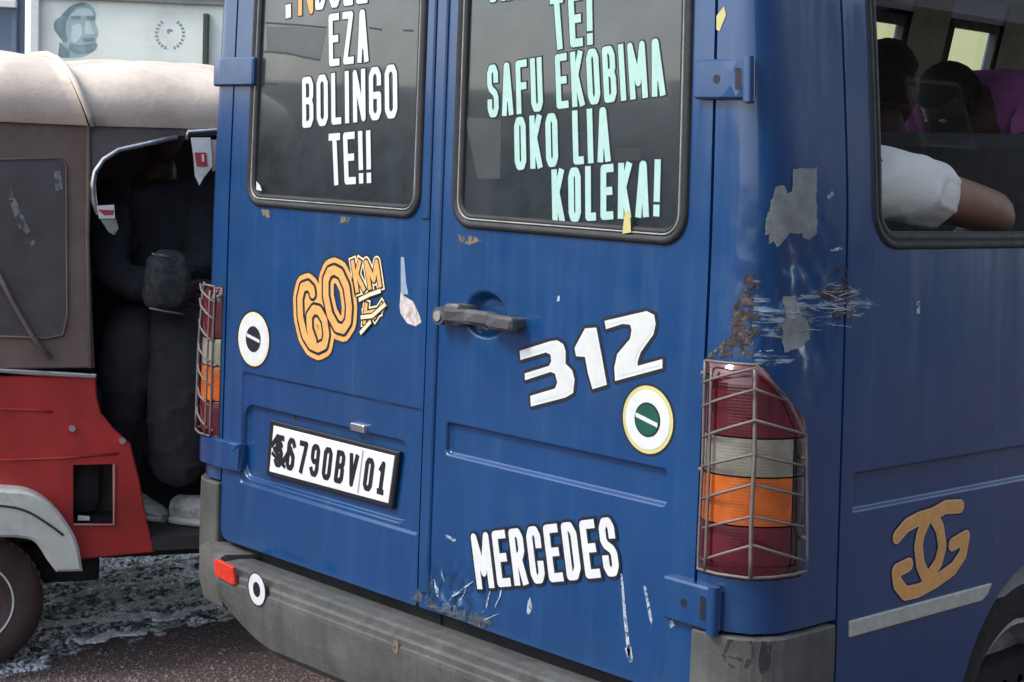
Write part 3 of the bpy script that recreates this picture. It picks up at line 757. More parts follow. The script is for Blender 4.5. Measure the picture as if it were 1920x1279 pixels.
decal('plate_smudge', stroke([inq(.0, .55), inq(.05, .8), inq(.09, .62), inq(.03, .5), inq(.12, .3), inq(.17, .62), inq(.2, .4)], .006, 8) + stroke([inq(.01, .42), inq(.14, .18)], .005, 6), .0066, INK, plate, mapf=Pf, label='black scribble over the first digits')
GREYL = mat('grey_print', (.3, .3, .3), .6)
decal('plate_divider', [[inq(.755, .05), inq(.765, .05), inq(.765, .95), inq(.755, .95)]], .0061, GREYL, plate, mapf=Pf)
pl_ = sz(672, 803, 0); slab('plate_lamp', rrect(pl_[0] - .025, pl_[0] + .025, pl_[1] - .010, pl_[1] + .010, .004), -.01, .012, BRIGHT, van, None)
c_ = sz(540, 785); decal('sticky_scrap', [ell(c_, .012, .006, 10)], .001, RUST, van)

# handle -----------------------------------------------------------------------
hd = empty('door_handle', parent=van); hd['label'] = 'dark grey pull handle on the right rear door'
hl, hr = sz(850, 590, .03), sz(968, 608, .03); zm = (hl[1] + hr[1]) / 2
slab('grip', rrect(hl[0] - .02, hr[0], zm - .0165, zm + .013, .010, 4), .024, .046, PLASTICD, hd, .02, .006)
slab('grip_mount', rrect(hl[0] - .03, hl[0] + .02, zm - .022, zm + .022, .012, 4), -.004, .036, PLASTICD, hd, .02, .006)
slab('grip_mount', rrect(hr[0] - .03, hr[0] - .004, zm - .012, zm + .010, .006, 3), -.004, .03, PLASTICD, hd, None, .003)
lk = sz(828, 592, .02); k_ = MB(); k_.tube([P(lk[0], lk[1], -.004), P(lk[0], lk[1], .03)], .019, 18); k_.build('lock_housing', PLASTICD, hd, True, 40)
k_ = MB(); k_.tube([P(lk[0], lk[1], .028), P(lk[0], lk[1], .034)], .011, 14); k_.build('key_cylinder', BRIGHT, hd, True, 40)

# stickers ---------------------------------------------------------------------
def roundel(c, r_, cols, lab, bar):
    t = empty('round_sticker', parent=van); t['label'] = lab
    for i, (k_, m_) in enumerate(cols): decal('ring', [ell(c, r_ * k_, r_ * k_, 40)], .0006 + .0005 * i, m_, t)
    decal('bar', [[(c[0] + x * r_, c[1] + y * r_) for x, y in bar]], .0006 + .0005 * len(cols), WHITE, t)
def rad_px(u, v, rv): a_ = sz(u, v - rv); b_ = sz(u, v + rv); return abs(a_[1] - b_[1]) / 2
c_ = sz(476, 636); r_ = rad_px(476, 636, 51)
roundel(c_, r_, [(1.08, INK), (1, CREAM), (.92, WHITE), (.48, INK)], 'round white sticker with a black centre on the left door', [(-.42, .06), (.42, -.1), (.42, .02), (-.42, .18)])
c_ = sz(1215, 787); r_ = rad_px(1215, 787, 64)
roundel(c_, r_, [(1.07, INK), (1, YEL), (.88, WHITE), (.51, INK), (.46, GREEN)], 'round white sticker with a green centre below the number 312', [(-.46, .03), (.42, -.17), (.42, -.04), (-.46, .16)])
# 312
Z8 = (780, 520, 3.552)
D3 = [(695, 490), (900, 425), (945, 420), (985, 445), (1000, 490), (1000, 575), (1045, 620), (1060, 680), (1050, 770), (1000, 800), (770, 860), (765, 790), (930, 740), (945, 700), (930, 640), (900, 630), (730, 685), (728, 640), (890, 590), (905, 560), (900, 515), (870, 500), (700, 550)]
D1 = [(1060, 470), (1130, 340), (1205, 335), (1240, 520), (1275, 715), (1180, 745), (1150, 640), (1130, 530), (1070, 525)]
D2 = [(1260, 290), (1540, 225), (1590, 250), (1600, 310), (1585, 380), (1500, 500), (1480, 560), (1480, 590), (1645, 545), (1645, 605), (1330, 690), (1325, 600), (1345, 510), (1430, 410), (1440, 350), (1430, 315), (1380, 310), (1270, 345)]
num = empty('number_sticker', parent=van); num['label'] = 'white number 312 with dark edges'
GREYW = mat('silver_vinyl', (.6, .62, .6), .4, 0, .05, 40)
for D_, ch in ((D3, '3'), (D1, '1'), (D2, '2')):
    pl = szs(z4(Z8, D_)); o = decal('digit', concave(pl), .0018, WHITE, num, label='white digit ' + ch)
    decal('digit_edge', concave(pl) + stroke(pl, .0065, 10, True), .0010, INK, num)
    inn = offs(pl, -.006)
    decal('digit_face', concave(inn), .0023, GREYW, num)
# MERCEDES
Z9 = (760, 860, 3.0517)
bd = empty('word_sticker', parent=van); bd['label'] = 'white slanted lettering low on the right rear door'
q = szs(z4(Z9, [(378, 428), (415, 748), (1235, 668), (1192, 332)])); st = word('MERCEDES', q, .0086, .26)
decal('lettering', word_polys(st), .0030, WHITE, bd); decal('lettering_edge', word_polys(st, .0055), .0024, INK, bd)
# 60 KM/H
s6 = empty('speed_sticker', parent=van); s6['label'] = 'orange number 60 with ringed outlines'
Z6 = (400, 420, 4.0)
P6 = [(750, 525), (745, 490), (715, 460), (675, 475), (655, 560), (660, 700), (690, 830), (735, 905), (790, 930), (840, 905), (855, 830), (840, 720), (800, 650), (760, 640), (725, 690), (728, 790), (760, 880)]
P0_ = [(912, 345), (960, 370), (1005, 470), (1025, 620), (1018, 730), (980, 790), (930, 775), (880, 680), (850, 540), (850, 420), (875, 360)]
a6 = szs(z4(Z6, P6)); a0 = szs(z4(Z6, P0_))
lay = [(.0325, INK), (.0285, ORANGE), (.0170, INK), (.0105, ORANGE)]
for i, (rr_, m_) in enumerate(lay):
    mm = CREAM if i == 1 and False else m_
    decal('digit_outline' if i < 3 else 'digits', stroke(a6, rr_, -12) + stroke(a0, rr_, 12, True), .0008 + .0006 * i, mm, s6)
for txt, quad, m_, rr_ in (('KM', [(1035, 270), (1075, 520), (1270, 470), (1240, 265)], ORANGE, .0062), ('H', [(1140, 590), (1130, 760), (1215, 700), (1290, 600)], ORANGE, .0055)):
    q = szs(z4(Z6, quad)); st = word(txt, q, rr_, .3)
    decal('lettering_edge', word_polys(st, .011), .0008, INK, s6); decal('lettering_edge', word_polys(st, .0075), .0014, CREAM, s6)
    decal('lettering_edge', word_polys(st, .0035), .0020, INK, s6); decal('lettering', word_polys(st), .0026, m_, s6)
for pl in ([(1100, 570), (1180, 530), (1265, 500)], [(1115, 700), (1200, 690), (1300, 600)], [(1110, 820), (1190, 730)]):
    q = szs(z4(Z6, pl)); decal('underline', stroke(q, .0075, 8), .0031, INK, s6); decal('underline', stroke(q, .0045, 8), .0037, CREAM, s6)
# scraps, streaks and chips
def scrap(pts, m_=SCRAPE, off=.001, nm='paint_chip'): decal(nm, concave(szs(pts)), off, m_, van)
TORN = mat('torn_paper', (.55, .5, .47), .8, 0, .3, 60, dirt=(.14, .07, .05), dscale=50, damt=.9)
scrap([(752, 548), (760, 556), (775, 565), (785, 585), (791, 604), (780, 612), (764, 606), (752, 588), (750, 575)], TORN, .0012, 'torn_sticker')
STREAK = mat('dried_streak', (.25, .32, .4), .6, alpha=(30, .35))
scrap([(752, 482), (758, 482), (762, 530), (766, 552), (752, 552)], STREAK, .0008, 'dried_streak')
for pts in ([(868, 620), (875, 630), (890, 636), (908, 637), (928, 632), (928, 646), (905, 650), (885, 646), (870, 634)],): pass
for pts in ([(990, 1130), (996, 1126), (999, 1140), (993, 1152), (988, 1150)], [(1164, 1075), (1168, 1078), (1176, 1160), (1182, 1215), (1184, 1240), (1178, 1235), (1170, 1160)], [(1172, 1215), (1184, 1212), (1188, 1240), (1180, 1242)],
            [(1207, 1098), (1212, 1100), (1224, 1160), (1222, 1176), (1216, 1150)], [(836, 1002), (842, 1004), (856, 1012), (852, 1016), (838, 1008)], [(1254, 1165), (1262, 1162), (1266, 1172), (1258, 1178)], [(803, 672), (810, 668), (812, 676), (805, 678)],
            [(1046, 556), (1050, 554), (1050, 566), (1045, 566)], [(1718, 566), (1724, 564), (1724, 588), (1718, 588)], [(1550, 368), (1560, 358), (1564, 364), (1554, 374)], [(1558, 468), (1580, 462), (1582, 468), (1560, 472)],
            [(990, 1128), (994, 1120), (997, 1124), (995, 1132)]): scrap(pts)
OR = mat('orange_rust_smear', (.17, .13, .08), .8, alpha=(60, .45))
for pts in ([(640, 406), (658, 408), (650, 420), (638, 418)], [(860, 440), (890, 444), (905, 452), (880, 460), (862, 452)], [(490, 392), (505, 394), (506, 410), (494, 406)]): scrap(pts, OR, .0006, 'rust_smear')
# scuffed fold marks and a rubbed lower edge by the door gap
RUB = mat('rubbed_edge_dirt', (.04, .05, .07), .85, 0, .5, 50, .4, 90, dirt=(.12, .16, .2), dscale=45, damt=.8, alpha=(38, .45))
random.seed(11)
for pts in ([(802, 1068), (810, 1085), (812, 1118), (835, 1128), (870, 1136), (905, 1152), (928, 1172), (905, 1178), (850, 1158), (798, 1136)], [(786, 1100), (792, 1098), (791, 1132), (770, 1122)]): scrap(pts, RUB, .0012, 'rubbed_edge')
for a_, b_, wd in (((812, 1086), (820, 1122), .003), ((836, 1128), (886, 1090), .004), ((856, 1132), (874, 1104), .0022), ((905, 1150), (921, 1104), .0018), ((930, 1140), (946, 1098), .0016), ((892, 1170), (936, 1150), .0018), ((828, 1068), (832, 1092), .0014)):
    q = [sz(a_[0] + (b_[0] - a_[0]) * t + random.uniform(-2, 2), a_[1] + (b_[1] - a_[1]) * t) for t in (0, .25, .5, .75, 1)]
    up = [(x - wd * (.2 + math.sin(math.pi * i / 4)), y) for i, (x, y) in enumerate(q)]; dn = [(x + wd * (.2 + math.sin(math.pi * i / 4)), y) for i, (x, y) in enumerate(q)]
    decal('scratch', concave(up + dn[::-1]), .0016, SCRAPE, van)
# primer, rust and scratches on the crushed corner
ZP = (1280, 280, 3.045)
PA = [(630, 110), (765, 105), (770, 480), (740, 520), (700, 510), (690, 480), (620, 480), (600, 510), (545, 560), (530, 530), (490, 545), (500, 490), (470, 490), (480, 400), (515, 260), (530, 215), (580, 205), (600, 250), (625, 240)]
PB = [(600, 840), (670, 840), (670, 940), (740, 980), (745, 1090), (690, 1130), (590, 1165), (585, 1010), (600, 990)]
PC = [(345, 715), (435, 715), (430, 800), (400, 860), (430, 960), (440, 1040), (400, 1090), (400, 1175), (130, 1190), (240, 1090), (270, 1060), (290, 900), (330, 830)]
PD = [(880, 690), (930, 670), (950, 720), (955, 850), (965, 965), (900, 985), (860, 940), (900, 890), (840, 850), (770, 830), (830, 790), (900, 800)]
def jag(pts, a_=5, d=18):
    o = []
    for i in range(len(pts)):
        p = Vector(pts[i]); q = Vector(pts[(i + 1) % len(pts)]); k = max(1, int((q - p).length / d))
        for j in range(k):
            m_ = p + (q - p) * (j / k); o.append((m_.x + random.uniform(-a_, a_), m_.y + random.uniform(-a_, a_)))
    return o
for nm, pts, m_, of in (('primer_patch', PA, PRIMER, .0012), ('primer_patch', PB, PRIMER, .0012), ('rust_patch', PC, RUST, .0016), ('rust_patch', PD, RUST, .0016)):
    pl = szs(z4(ZP, jag(pts)))
    v, f = tri([pl], step=(.012, .012)); f = [t if (Vector(v[t[1]]) - Vector(v[t[0]])).cross(Vector(v[t[2]]) - Vector(v[t[0]])) > 0 else t[::-1] for t in f]
    mesh(nm, [P(s, z, of) for s, z in v], f, m_, van, normals=[NRM(s, z) for s, z in v])
polys = []
random.seed(5)
def sliver(u0, v0, L, a_, wd):
    c, s_ = math.cos(a_), math.sin(a_); p = [(u0, v0), (u0 + L * .5 * c - wd * s_, v0 + L * .5 * s_ + wd * c), (u0 + L * c, v0 + L * s_), (u0 + L * .5 * c + wd * s_, v0 + L * .5 * s_ - wd * c)]
    return szs(z4(ZP, p))
for i in range(26):
    t = random.random()
    if t < .45: u0, v0 = random.uniform(400, 700), random.gauss(1000, 80)
    elif t < .7: u0, v0 = random.uniform(720, 900), random.gauss(890, 60)
    elif t < .85: u0, v0 = random.uniform(390, 450), random.uniform(640, 1100)
    else: u0, v0 = random.uniform(420, 700), random.uniform(1120, 1230)
    L_ = random.uniform(40, 210) if t < .7 else random.uniform(20, 60); a_ = random.gauss(.02, .16); pts = []
    for k_ in range(7): pts.append((u0 + L_ * k_ / 6 * math.cos(a_), v0 + L_ * k_ / 6 * math.sin(a_) + random.uniform(-3, 3) + 8 * math.sin(k_ * .5 + i)))
    wd = random.uniform(1.5, 6); up = [(x, y - wd * (.4 + .6 * math.sin(math.pi * k_ / 6)) * random.uniform(.5, 1)) for k_, (x, y) in enumerate(pts)]; dn = [(x, y + wd * (.4 + .6 * math.sin(math.pi * k_ / 6)) * random.uniform(.5, 1)) for k_, (x, y) in enumerate(pts)]
    polys.append(szs(z4(ZP, up + dn[::-1])))
for j, m_ in ((0, SCRAPE), (1, WHITE)):
    for i, pl in enumerate(polys):
        if (i % 9 == 0) == (j == 1): decal('scratch', concave(pl), .0022 + .00002 * i, SCRAPE, van)

# broad horizontal scuffing between the rust and the seam
SCUFF = mat('scuffed_paint', (.30, .37, .44), .6, 0, .3, 60, dirt=(.08, .14, .24), dscale=60, damt=.9)
_n = SCUFF.node_tree.nodes; _l = SCUFF.node_tree.links; _tc = _n.new('ShaderNodeTexCoord'); _mp = _n.new('ShaderNodeMapping'); _mp.inputs['Scale'].default_value = (14, 14, 130); _mp.inputs['Rotation'].default_value = (.08, .05, 0)
_t = _n.new('ShaderNodeTexNoise'); _t.inputs['Scale'].default_value = 1.0; _t.inputs['Detail'].default_value = 8; _t.inputs['Roughness'].default_value = .7; _r = _n.new('ShaderNodeMapRange'); _r.inputs['From Min'].default_value = .49; _r.inputs['From Max'].default_value = .60
_l.new(_tc.outputs['Object'], _mp.inputs[0]); _l.new(_mp.outputs[0], _t.inputs['Vector']); _l.new(_t.outputs['Fac'], _r.inputs['Value']); _l.new(_r.outputs[0], _n['Principled BSDF'].inputs['Alpha'])
for pts in ([(420, 740), (450, 820), (560, 880), (740, 815), (860, 760), (1000, 800), (1120, 890), (990, 960), (820, 1010), (700, 1060), (560, 1080), (430, 1100), (400, 1000)], [(400, 1130), (560, 1170), (690, 1180), (600, 1240), (420, 1230)]):
    pl = szs(z4(ZP, jag(pts, 14, 22))); v, f = tri([pl], step=(.012, .012)); f = [t if (Vector(v[t[1]]) - Vector(v[t[0]])).cross(Vector(v[t[2]]) - Vector(v[t[0]])) > 0 else t[::-1] for t in f]
    mesh('scuff_or_glare', [P(s, z, .0009) for s, z in v], f, SCUFF, van, normals=[NRM(s, z) for s, z in v])
# tail lights ------------------------------------------------------------------
LO = [(1322, 682), (1415, 680), (1432, 690), (1478, 752), (1508, 808), (1512, 1076), (1310, 1076)]
lo_ = szs(LO, .012); sgl = 1
zt_ = (lo_[0][1] + lo_[1][1]) / 2; zb_ = (lo_[5][1] + lo_[6][1]) / 2
ls0 = sR + 2 * GAP + .004; ls1 = max(lo_[4][0], lo_[5][0]) - .004
skew = [(ls0, zb_), (ls1, zb_), (ls1, lo_[4][1]), (lo_[3][0], lo_[3][1]), (lo_[2][0], lo_[2][1]), (ls0, zt_)]
zl = [sz(1418, v_)[1] for v_ in (820, 893, 985)]
def clip_z(poly, z0, z1):
    def cut(pl, zz, keep_above):
        o = []
        for i in range(len(pl)):
            a_, b_ = pl[i], pl[(i + 1) % len(pl)]; ia = (a_[1] >= zz) == keep_above or a_[1] == zz; ib = (b_[1] >= zz) == keep_above or b_[1] == zz
            if ia: o.append(a_)
            if ia != ib: t = (zz - a_[1]) / (b_[1] - a_[1]); o.append((a_[0] + (b_[0] - a_[0]) * t, zz))
        return o
    return cut(cut(poly, z0, True), z1, False)
def clip_s(poly, s0, s1): return [(a_, b_) for b_, a_ in clip_z([(y, x) for x, y in poly], s0, s1)]
def bulge(fn):
    def f(s, z, off=0.0):
        t = (abs(s) - ls0) / (ls1 - ls0); e = max(0, min(1, min(t, 1 - t) * 6)); e2 = max(0, min(1, min(z - zb_, zt_ - z) * 25))
        return P0(s, z, off + .016 * math.sqrt(e * (2 - e)) * math.sqrt(max(0, e2 * (2 - e2))))
    return f
BP = bulge(P)
smid = sz(1484, 950, .016)[0]
def tail(sg, lab):
    t = empty('tail_light', parent=van); t['label'] = lab
    mir = (lambda pl: pl) if sg > 0 else (lambda pl: [(-s, z) for s, z in pl][::-1])
    hs_ = resample(mir(skew), .03); v, f = tri([offs(hs_, .006)], step=(.015, .03))
    slab('lamp_housing', mir(offs(skew, .004)), -.004, .002, BLACK, t, .02, .002)
    bands = [(zl[0] + .0015, zt_, LRED, 'red lens'), (zl[1] + .0015, zl[0] - .0015, LWHI, 'clear lens'), (zl[2] + .0015, zl[1] - .0015, LORA, 'amber lens'), (zb_, zl[2] - .0015, LRED, 'red lens')]
    for i, (a_, b_, m_, nm) in enumerate(bands):
        pl = clip_z(skew, a_, b_)
        parts_ = [(pl, m_, nm)] if i < 1 else [(clip_s(pl, 0, smid - .001), m_, nm), (clip_s(pl, smid + .001, 9), LDARK, 'dark edge of the lamp')]
        for q_, mm, n2 in parts_:
            q_ = resample([p for p in mir(q_)], .02); v, f = tri([q_], step=(.012, .012))
            f = [x if (Vector(v[x[1]]) - Vector(v[x[0]])).cross(Vector(v[x[2]]) - Vector(v[x[0]])) > 0 else x[::-1] for x in f]
            o = mesh('lens', [BP(s, z, .002) for s, z in v], f, mm, t, smooth=True); o['label'] = n2
tail(1, 'right tail light behind its wire guard'); tail(-1, 'left tail light behind its wire guard')
# wire guards
GO = .05
def guard(sg, lab):
    g = empty('light_guard', parent=van); g['label'] = lab
    def W(pxs, offl, rr=.003):
        pts = []
        for (u, v), o_ in zip(pxs, offl):
            s, z = sz(u, v, o_); pts.append((s, z, o_ if sg > 0 else o_ * .55 + .004))
        out = []
        for (s0, z0, o0), (s1, z1, o1) in zip(pts, pts[1:]):
            k = max(1, int(math.hypot(s1 - s0, z1 - z0) / .03))
            for i in range(k): tt = i / k; out.append(P0((s0 + (s1 - s0) * tt) * sg, z0 + (z1 - z0) * tt, o0 + (o1 - o0) * tt))
        s, z, o_ = pts[-1]; out.append(P0(s * sg, z, o_))
        MB().tube(out, rr, 6).build('wire', STEEL, g, True)
    o1 = .045
    for l_, c_, r_, ru in ((718, 690, 742, 1472), (762, 730, 752, 1476), (820, 788, 816, 1512), (875, 852, 874, 1508), (935, 908, 930, 1506), (990, 968, 988, 1506), (1050, 1022, 1052, 1508)):
        W([(1318, l_), (1416 if c_ < 850 else 1412, c_), (ru, r_)], [.022, o1, .03])
    W([(1322, 676), (1418, 684), (1482, 758), (1512, 822), (1514, 1070)], [.022, .03, .03, .03, .03])
    W([(1322, 676), (1318, 850), (1308, 1066), (1400, 1084), (1514, 1070)], [.022, .022, .022, o1, .03])
    W([(1416, 688), (1415, 850), (1409, 970), (1407, 1084)], [.03, o1, o1, o1], .004)
    for (u_, v_, o_) in ((1316, 700, .02), (1312, 880, .02), (1309, 1050, .02), (1513, 860, .028), (1514, 1010, .028)):
        s, z = sz(u_, v_, o_); c_ = P0(s * sg, z, o_ if sg > 0 else o_ * .55 + .004); MB().tube([P0(s * sg, z, -.002), c_], .0042, 6).build('guard_tab', STEEL, g, True)
    W([(1334, 690), (1330, 860), (1322, 1070)], [.026, .026, .026])
guard(1, 'rusty wire guard over the right tail light'); guard(-1, 'rusty wire guard over the left tail light')

# grey corner trims and bumper ---------------------------------------------------
def trim(sg):
    s0, s1 = (sR + .004, sS - .012) if sg > 0 else (-(sS - .012), sL - .004)
    top = zC - .006; t = slab('corner_trim', rrect(s0, s1, .30 if sg > 0 else .44, top, .006, 3), -.012, .010, PLASTIC, van, .018, .004); return t
t_ = trim(1); t_['label'] = 'scuffed grey plastic trim under the right tail light'
t_ = trim(-1); t_['label'] = 'grey plastic trim under the left tail light'
TARB = mat('black_scuff', (.03, .03, .032), .85, alpha=(22, .45))
decal('scuff_or_glare', concave(szs([(1368, 1196), (1408, 1198), (1412, 1225), (1402, 1250), (1372, 1248), (1356, 1228)])), .0108, TARB, van, .02)
decal('scuff_or_glare', concave(szs([(1425, 1200), (1442, 1200), (1440, 1240), (1424, 1279), (1418, 1240)])), .0108, TARB, van, .02)
bu = empty('bumper', parent=van)
prof = [(.01, .478), (-.035, .484), (-.070, .483), (-.079, .479), (-.079, .468), (-.089, .467), (-.0925, .461), (-.0925, .449), (-.098, .446), (-.0985, .436), (-.094, .37), (-.086, .32), (-.06, .296), (0, .29)]
xl = on_plane(405, 1050, Vector((0, -.098, 0)), Vector((0, 1, 0))).x; xr = -xl
V = []; Fc = []; NX = 40; k = len(prof)
def bcut(x):   # lower edge rises towards the end
    t = (x - xl) / .22; return max(0, 1 - t) ** 1.5
for i in range(NX + 1):
    x = xl + (xr - xl) * i / NX
    for y, z in prof:
        zz = z + bcut(x) * max(0, (.44 - z)) * .62
        V.append(Vector((x, y, zz)))
for i in range(NX):
    for j in range(k - 1): Fc.append((i * k + j, i * k + j + 1, (i + 1) * k + j + 1, (i + 1) * k + j))
Fc += [tuple(range(k)), tuple(range(NX * k, NX * k + k))[::-1]]
ob = mesh('bumper_bar', V, Fc, PLASTIC, bu)
bm = bmesh.new(); bm.from_mesh(ob.data); bmesh.ops.recalc_face_normals(bm, faces=bm.faces); bm.to_mesh(ob.data); bm.free()
# bevelled ends that run back to the sides
for sg in (-1, 1):
    xa = abs(xl)
    xs = [(xa + .001, -.086), (xa + .05, -.080), (xa + .14, -.055), (.80, -.018), (.86, .03), (.885, .09), (.885, .3)]
    V = []; Fc = []; lv = [(.486, .12), (.498, .015), (.494, .003), (.484, 0), (.41, 0), (.35, .012), (.335, .05)]
    for x, y in xs:
        for z, inn_ in lv:
            t = min(1, max(0, (x - xa) / .25)); V.append(Vector((sg * (x - inn_ * t * .8), y + inn_ * (1.0 if y < .2 else 0), z + (.02 * (1 - t) if z < .4 else 0))))
    k = len(lv)
    for i in range(len(xs) - 1):
        for j in range(k - 1): Fc.append((i * k + j, i * k + j + 1, (i + 1) * k + j + 1, (i + 1) * k + j))
    Fc.append(tuple(range(k)))
    MB().add(V, Fc).build('bumper_end', PLASTIC, bu, True, 35)
def bpt(u, v, y=-.099): return on_plane(u, v, Vector((0, y, 0)), Vector((0, 1, 0)))
def bz(pts): return [(bpt(u, v).x, bpt(u, v).z) for u, v in pts]
BF = lambda x, z, d=0: Vector((x, -.0985 - d + (.436 - z) * .06 * 1.0, z))
slab('reflector', bz([(405, 1050), (411, 1048), (441, 1064), (443, 1096), (436, 1096), (406, 1078)]), -.004, .005, REFL, bu, None, .002, mapf=BF)
c_ = bz([(483, 1105)])[0]; rv = abs(bz([(483, 1075)])[0][1] - bz([(483, 1135)])[0][1]) / 2
rs = empty('round_sticker', parent=van); rs['label'] = 'small round white sticker with a black centre on the bumper'
decal('ring', [ell(c_, rv * 1.06 * .95, rv * 1.08, 30)], .0012, INK, rs, mapf=BF); decal('ring', [ell(c_, rv * .88, rv, 30)], .0018, WHITE, rs, mapf=BF); decal('ring', [ell(c_, rv * .38, rv * .48, 20)], .0024, INK, rs, mapf=BF)
c_ = bz([(742, 1212)])[0]; decal('rust_smear', [ell(c_, .010, .016, 14)], .001, OR, bu, mapf=BF)
# side decorations: interlocking letter sticker, pale strip -----------------------
ZG = (1560, 800, 2.67)
gg = empty('monogram_sticker', parent=van); gg['label'] = 'tan sticker of two interlocked letters on the side'
GS = [[(640, 398), (565, 402), (500, 440), (430, 462), (370, 495), (322, 552)], [(500, 440), (538, 510), (550, 600), (530, 680), (490, 740), (480, 770)], [(470, 470), (440, 540), (430, 600), (440, 690), (470, 760)],
      [(382, 690), (318, 722), (325, 785), (365, 835), (430, 820), (520, 772), (605, 710), (652, 640), (668, 550), (600, 590)]]
gp = [szs(z4(ZG, g)) for g in GS]
for i, (rr_, m_) in enumerate(((.0175, INK), (.0145, mat('pale_tan_vinyl', (.7, .45, .25), .5)), (.0105, TAN))):
    pls = []
    for g in gp: pls += stroke(g, rr_, -10)
    decal('letters', pls, .0008 + .0006 * i, m_, gg)
stp = z4(ZG, [(85, 965), (790, 790), (768, 850), (740, 878), (88, 1040)])
PALE = mat('pale_reflective_strip', (.42, .44, .38), .5, 0, .15, 60, dirt=(.3, .3, .26), dscale=50, damt=.7)
st_ = szs(stp); zlo = (st_[4][1] + st_[3][1]) / 2; zhi = (st_[0][1] + st_[1][1]) / 2
slab('side_strip', [(st_[0][0], zlo), (st_[3][0], zlo), (st_[2][0], zlo + .01), (st_[1][0], zhi), (st_[0][0], zhi)], -.001, .006, PALE, van, .05, .0015)['label'] = 'pale strip on the lower side'
# rear wheel -------------------------------------------------------------------------
def van_wheel(y, sg, lab):
    wh = empty('wheel', parent=van); wh['label'] = lab; xo = sg * .80
    ax = (sg, 0, 0); R_ = .312
    MB().lathe([(.19, -.1), (.24, -.105), (.285, -.095), (R_ - .004, -.075), (R_, -.05), (R_, -.02), (R_ - .006, -.018), (R_ - .006, -.012), (R_, -.01), (R_, .03), (R_ - .004, .05), (.285, .07), (.25, .078), (.215, .07), (.2, .05), (.2, -.1)], (xo, y, R_), ax, 56).build('tyre', TYRE, wh, True, 35)
    MB().lathe([(.2, .05), (.19, .055), (.18, .03), (.16, -.01), (.10, .0), (.085, .03), (.03, .035), (.0, .035)], (xo, y, R_), ax, 40).build('rim', RIM, wh, True, 35)
    b_ = MB()
    for i in range(6):
        t = i * math.pi / 3; c0 = Vector((xo, y + .065 * math.cos(t), R_ + .065 * math.sin(t))); b_.tube([c0 + Vector((sg * .02, 0, 0)), c0 + Vector((sg * .05, 0, 0))], .011, 6)
    b_.build('wheel_nuts', BRIGHT, wh)
van_wheel(AY, 1, 'right rear wheel'); van_wheel(AY, -1, 'left rear wheel'); van_wheel(4.75, 1, 'right front wheel'); van_wheel(4.75, -1, 'left front wheel')
wa = MB()
V = []; Fc = []
for i in range(19):
    t = math.pi * i / 18
    for x in (.915, .62): V.append(Vector((x - tumS(.6) + .0, AY + AR * math.cos(t), AZ + AR * math.sin(t))))
for i in range(18): Fc.append((2 * i, 2 * i + 1, 2 * i + 3, 2 * i + 2))
wa.add(V, Fc).add([Vector((-p.x, p.y, p.z)) for p in V], Fc); wa.build('wheel_arch_liner', BLACK, van)
MB().lathe([(AR, -.012), (AR + .02, -.004), (AR + .024, .002), (AR + .006, .006), (AR, .0), (AR, -.02)], (.93, AY, AZ), (1, 0, 0), 60)
#PART2
# =================================================================== people
from mathutils import noise as WN
def body(name, chains, m_, parent, sub=2, fold=0.0):
    if fold: sub = 4
    """chains: list of joint chains [(point, radius), ...]; equal points are shared so that limbs join into one surface"""
    V = []; R_ = []; Ed = []; idx = {}
    for ch in chains:
        last = None
        for p, r in ch:
            key = tuple(round(c, 4) for c in p)
            if key not in idx: idx[key] = len(V); V.append(Vector(p)); R_.append(r)
            i = idx[key]
            if last is not None and last != i: Ed.append((last, i))
            last = i
    me = bpy.data.meshes.new(name); me.from_pydata([tuple(v) for v in V], Ed, []); me.update(); me.materials.append(m_)
    o = bpy.data.objects.new(name, me); COL.objects.link(o)
    sk = o.modifiers.new('skin', 'SKIN'); sk.use_smooth_shade = True
    for i, r in enumerate(R_):
        sv = me.skin_vertices[0].data[i]
        rr = r if isinstance(r, tuple) else (r, r); sv.radius = rr; sv.use_root = (i == 0)
    sb = o.modifiers.new('subsurf', 'SUBSURF'); sb.levels = sub; sb.render_levels = sub
    dg = bpy.context.evaluated_depsgraph_get(); ev = o.evaluated_get(dg); me2 = bpy.data.meshes.new_from_object(ev)
    o.modifiers.clear(); o.data = me2; me2.materials.clear(); me2.materials.append(m_)
    if fold:
        me2.update(); ns = [v.normal.copy() for v in me2.vertices]
        for v, q in zip(me2.vertices, ns):
            a_ = WN.noise(Vector((v.co.x * 11, v.co.y * 11, v.co.z * 6))); r_ = 1 - abs(WN.noise(Vector((v.co.x * 9 + v.co.z * 7, v.co.y * 9, v.co.z * 13 + 4)))) * 4
            v.co += q * fold * (a_ * .8 + max(0, r_) ** 2 * .6)
    me2.polygons.foreach_set('use_smooth', [True] * len(me2.polygons))
    if parent: o.parent = parent
    return o
def blob(name, c, rx, ry, rz, m_, parent, fn=None, M_=None, n=20):
    V = []; Fc = []
    for i in range(n + 1):
        th = math.pi * i / n
        for j in range(2 * n):
            ph = math.pi * j / n; d = Vector((math.sin(th) * math.cos(ph), math.sin(th) * math.sin(ph), math.cos(th)))
            p = Vector((d.x * rx, d.y * ry, d.z * rz))
            if fn: p = fn(d, p)
            V.append(p)
    for i in range(n):
        for j in range(2 * n):
            k2 = 2 * n; Fc.append((i * k2 + j, (i + 1) * k2 + j, (i + 1) * k2 + (j + 1) % k2, i * k2 + (j + 1) % k2))
    Q = M_ or Matrix.Identity(4)
    return mesh(name, [Q @ p + Vector(c) for p in V], Fc, m_, parent, smooth=True)
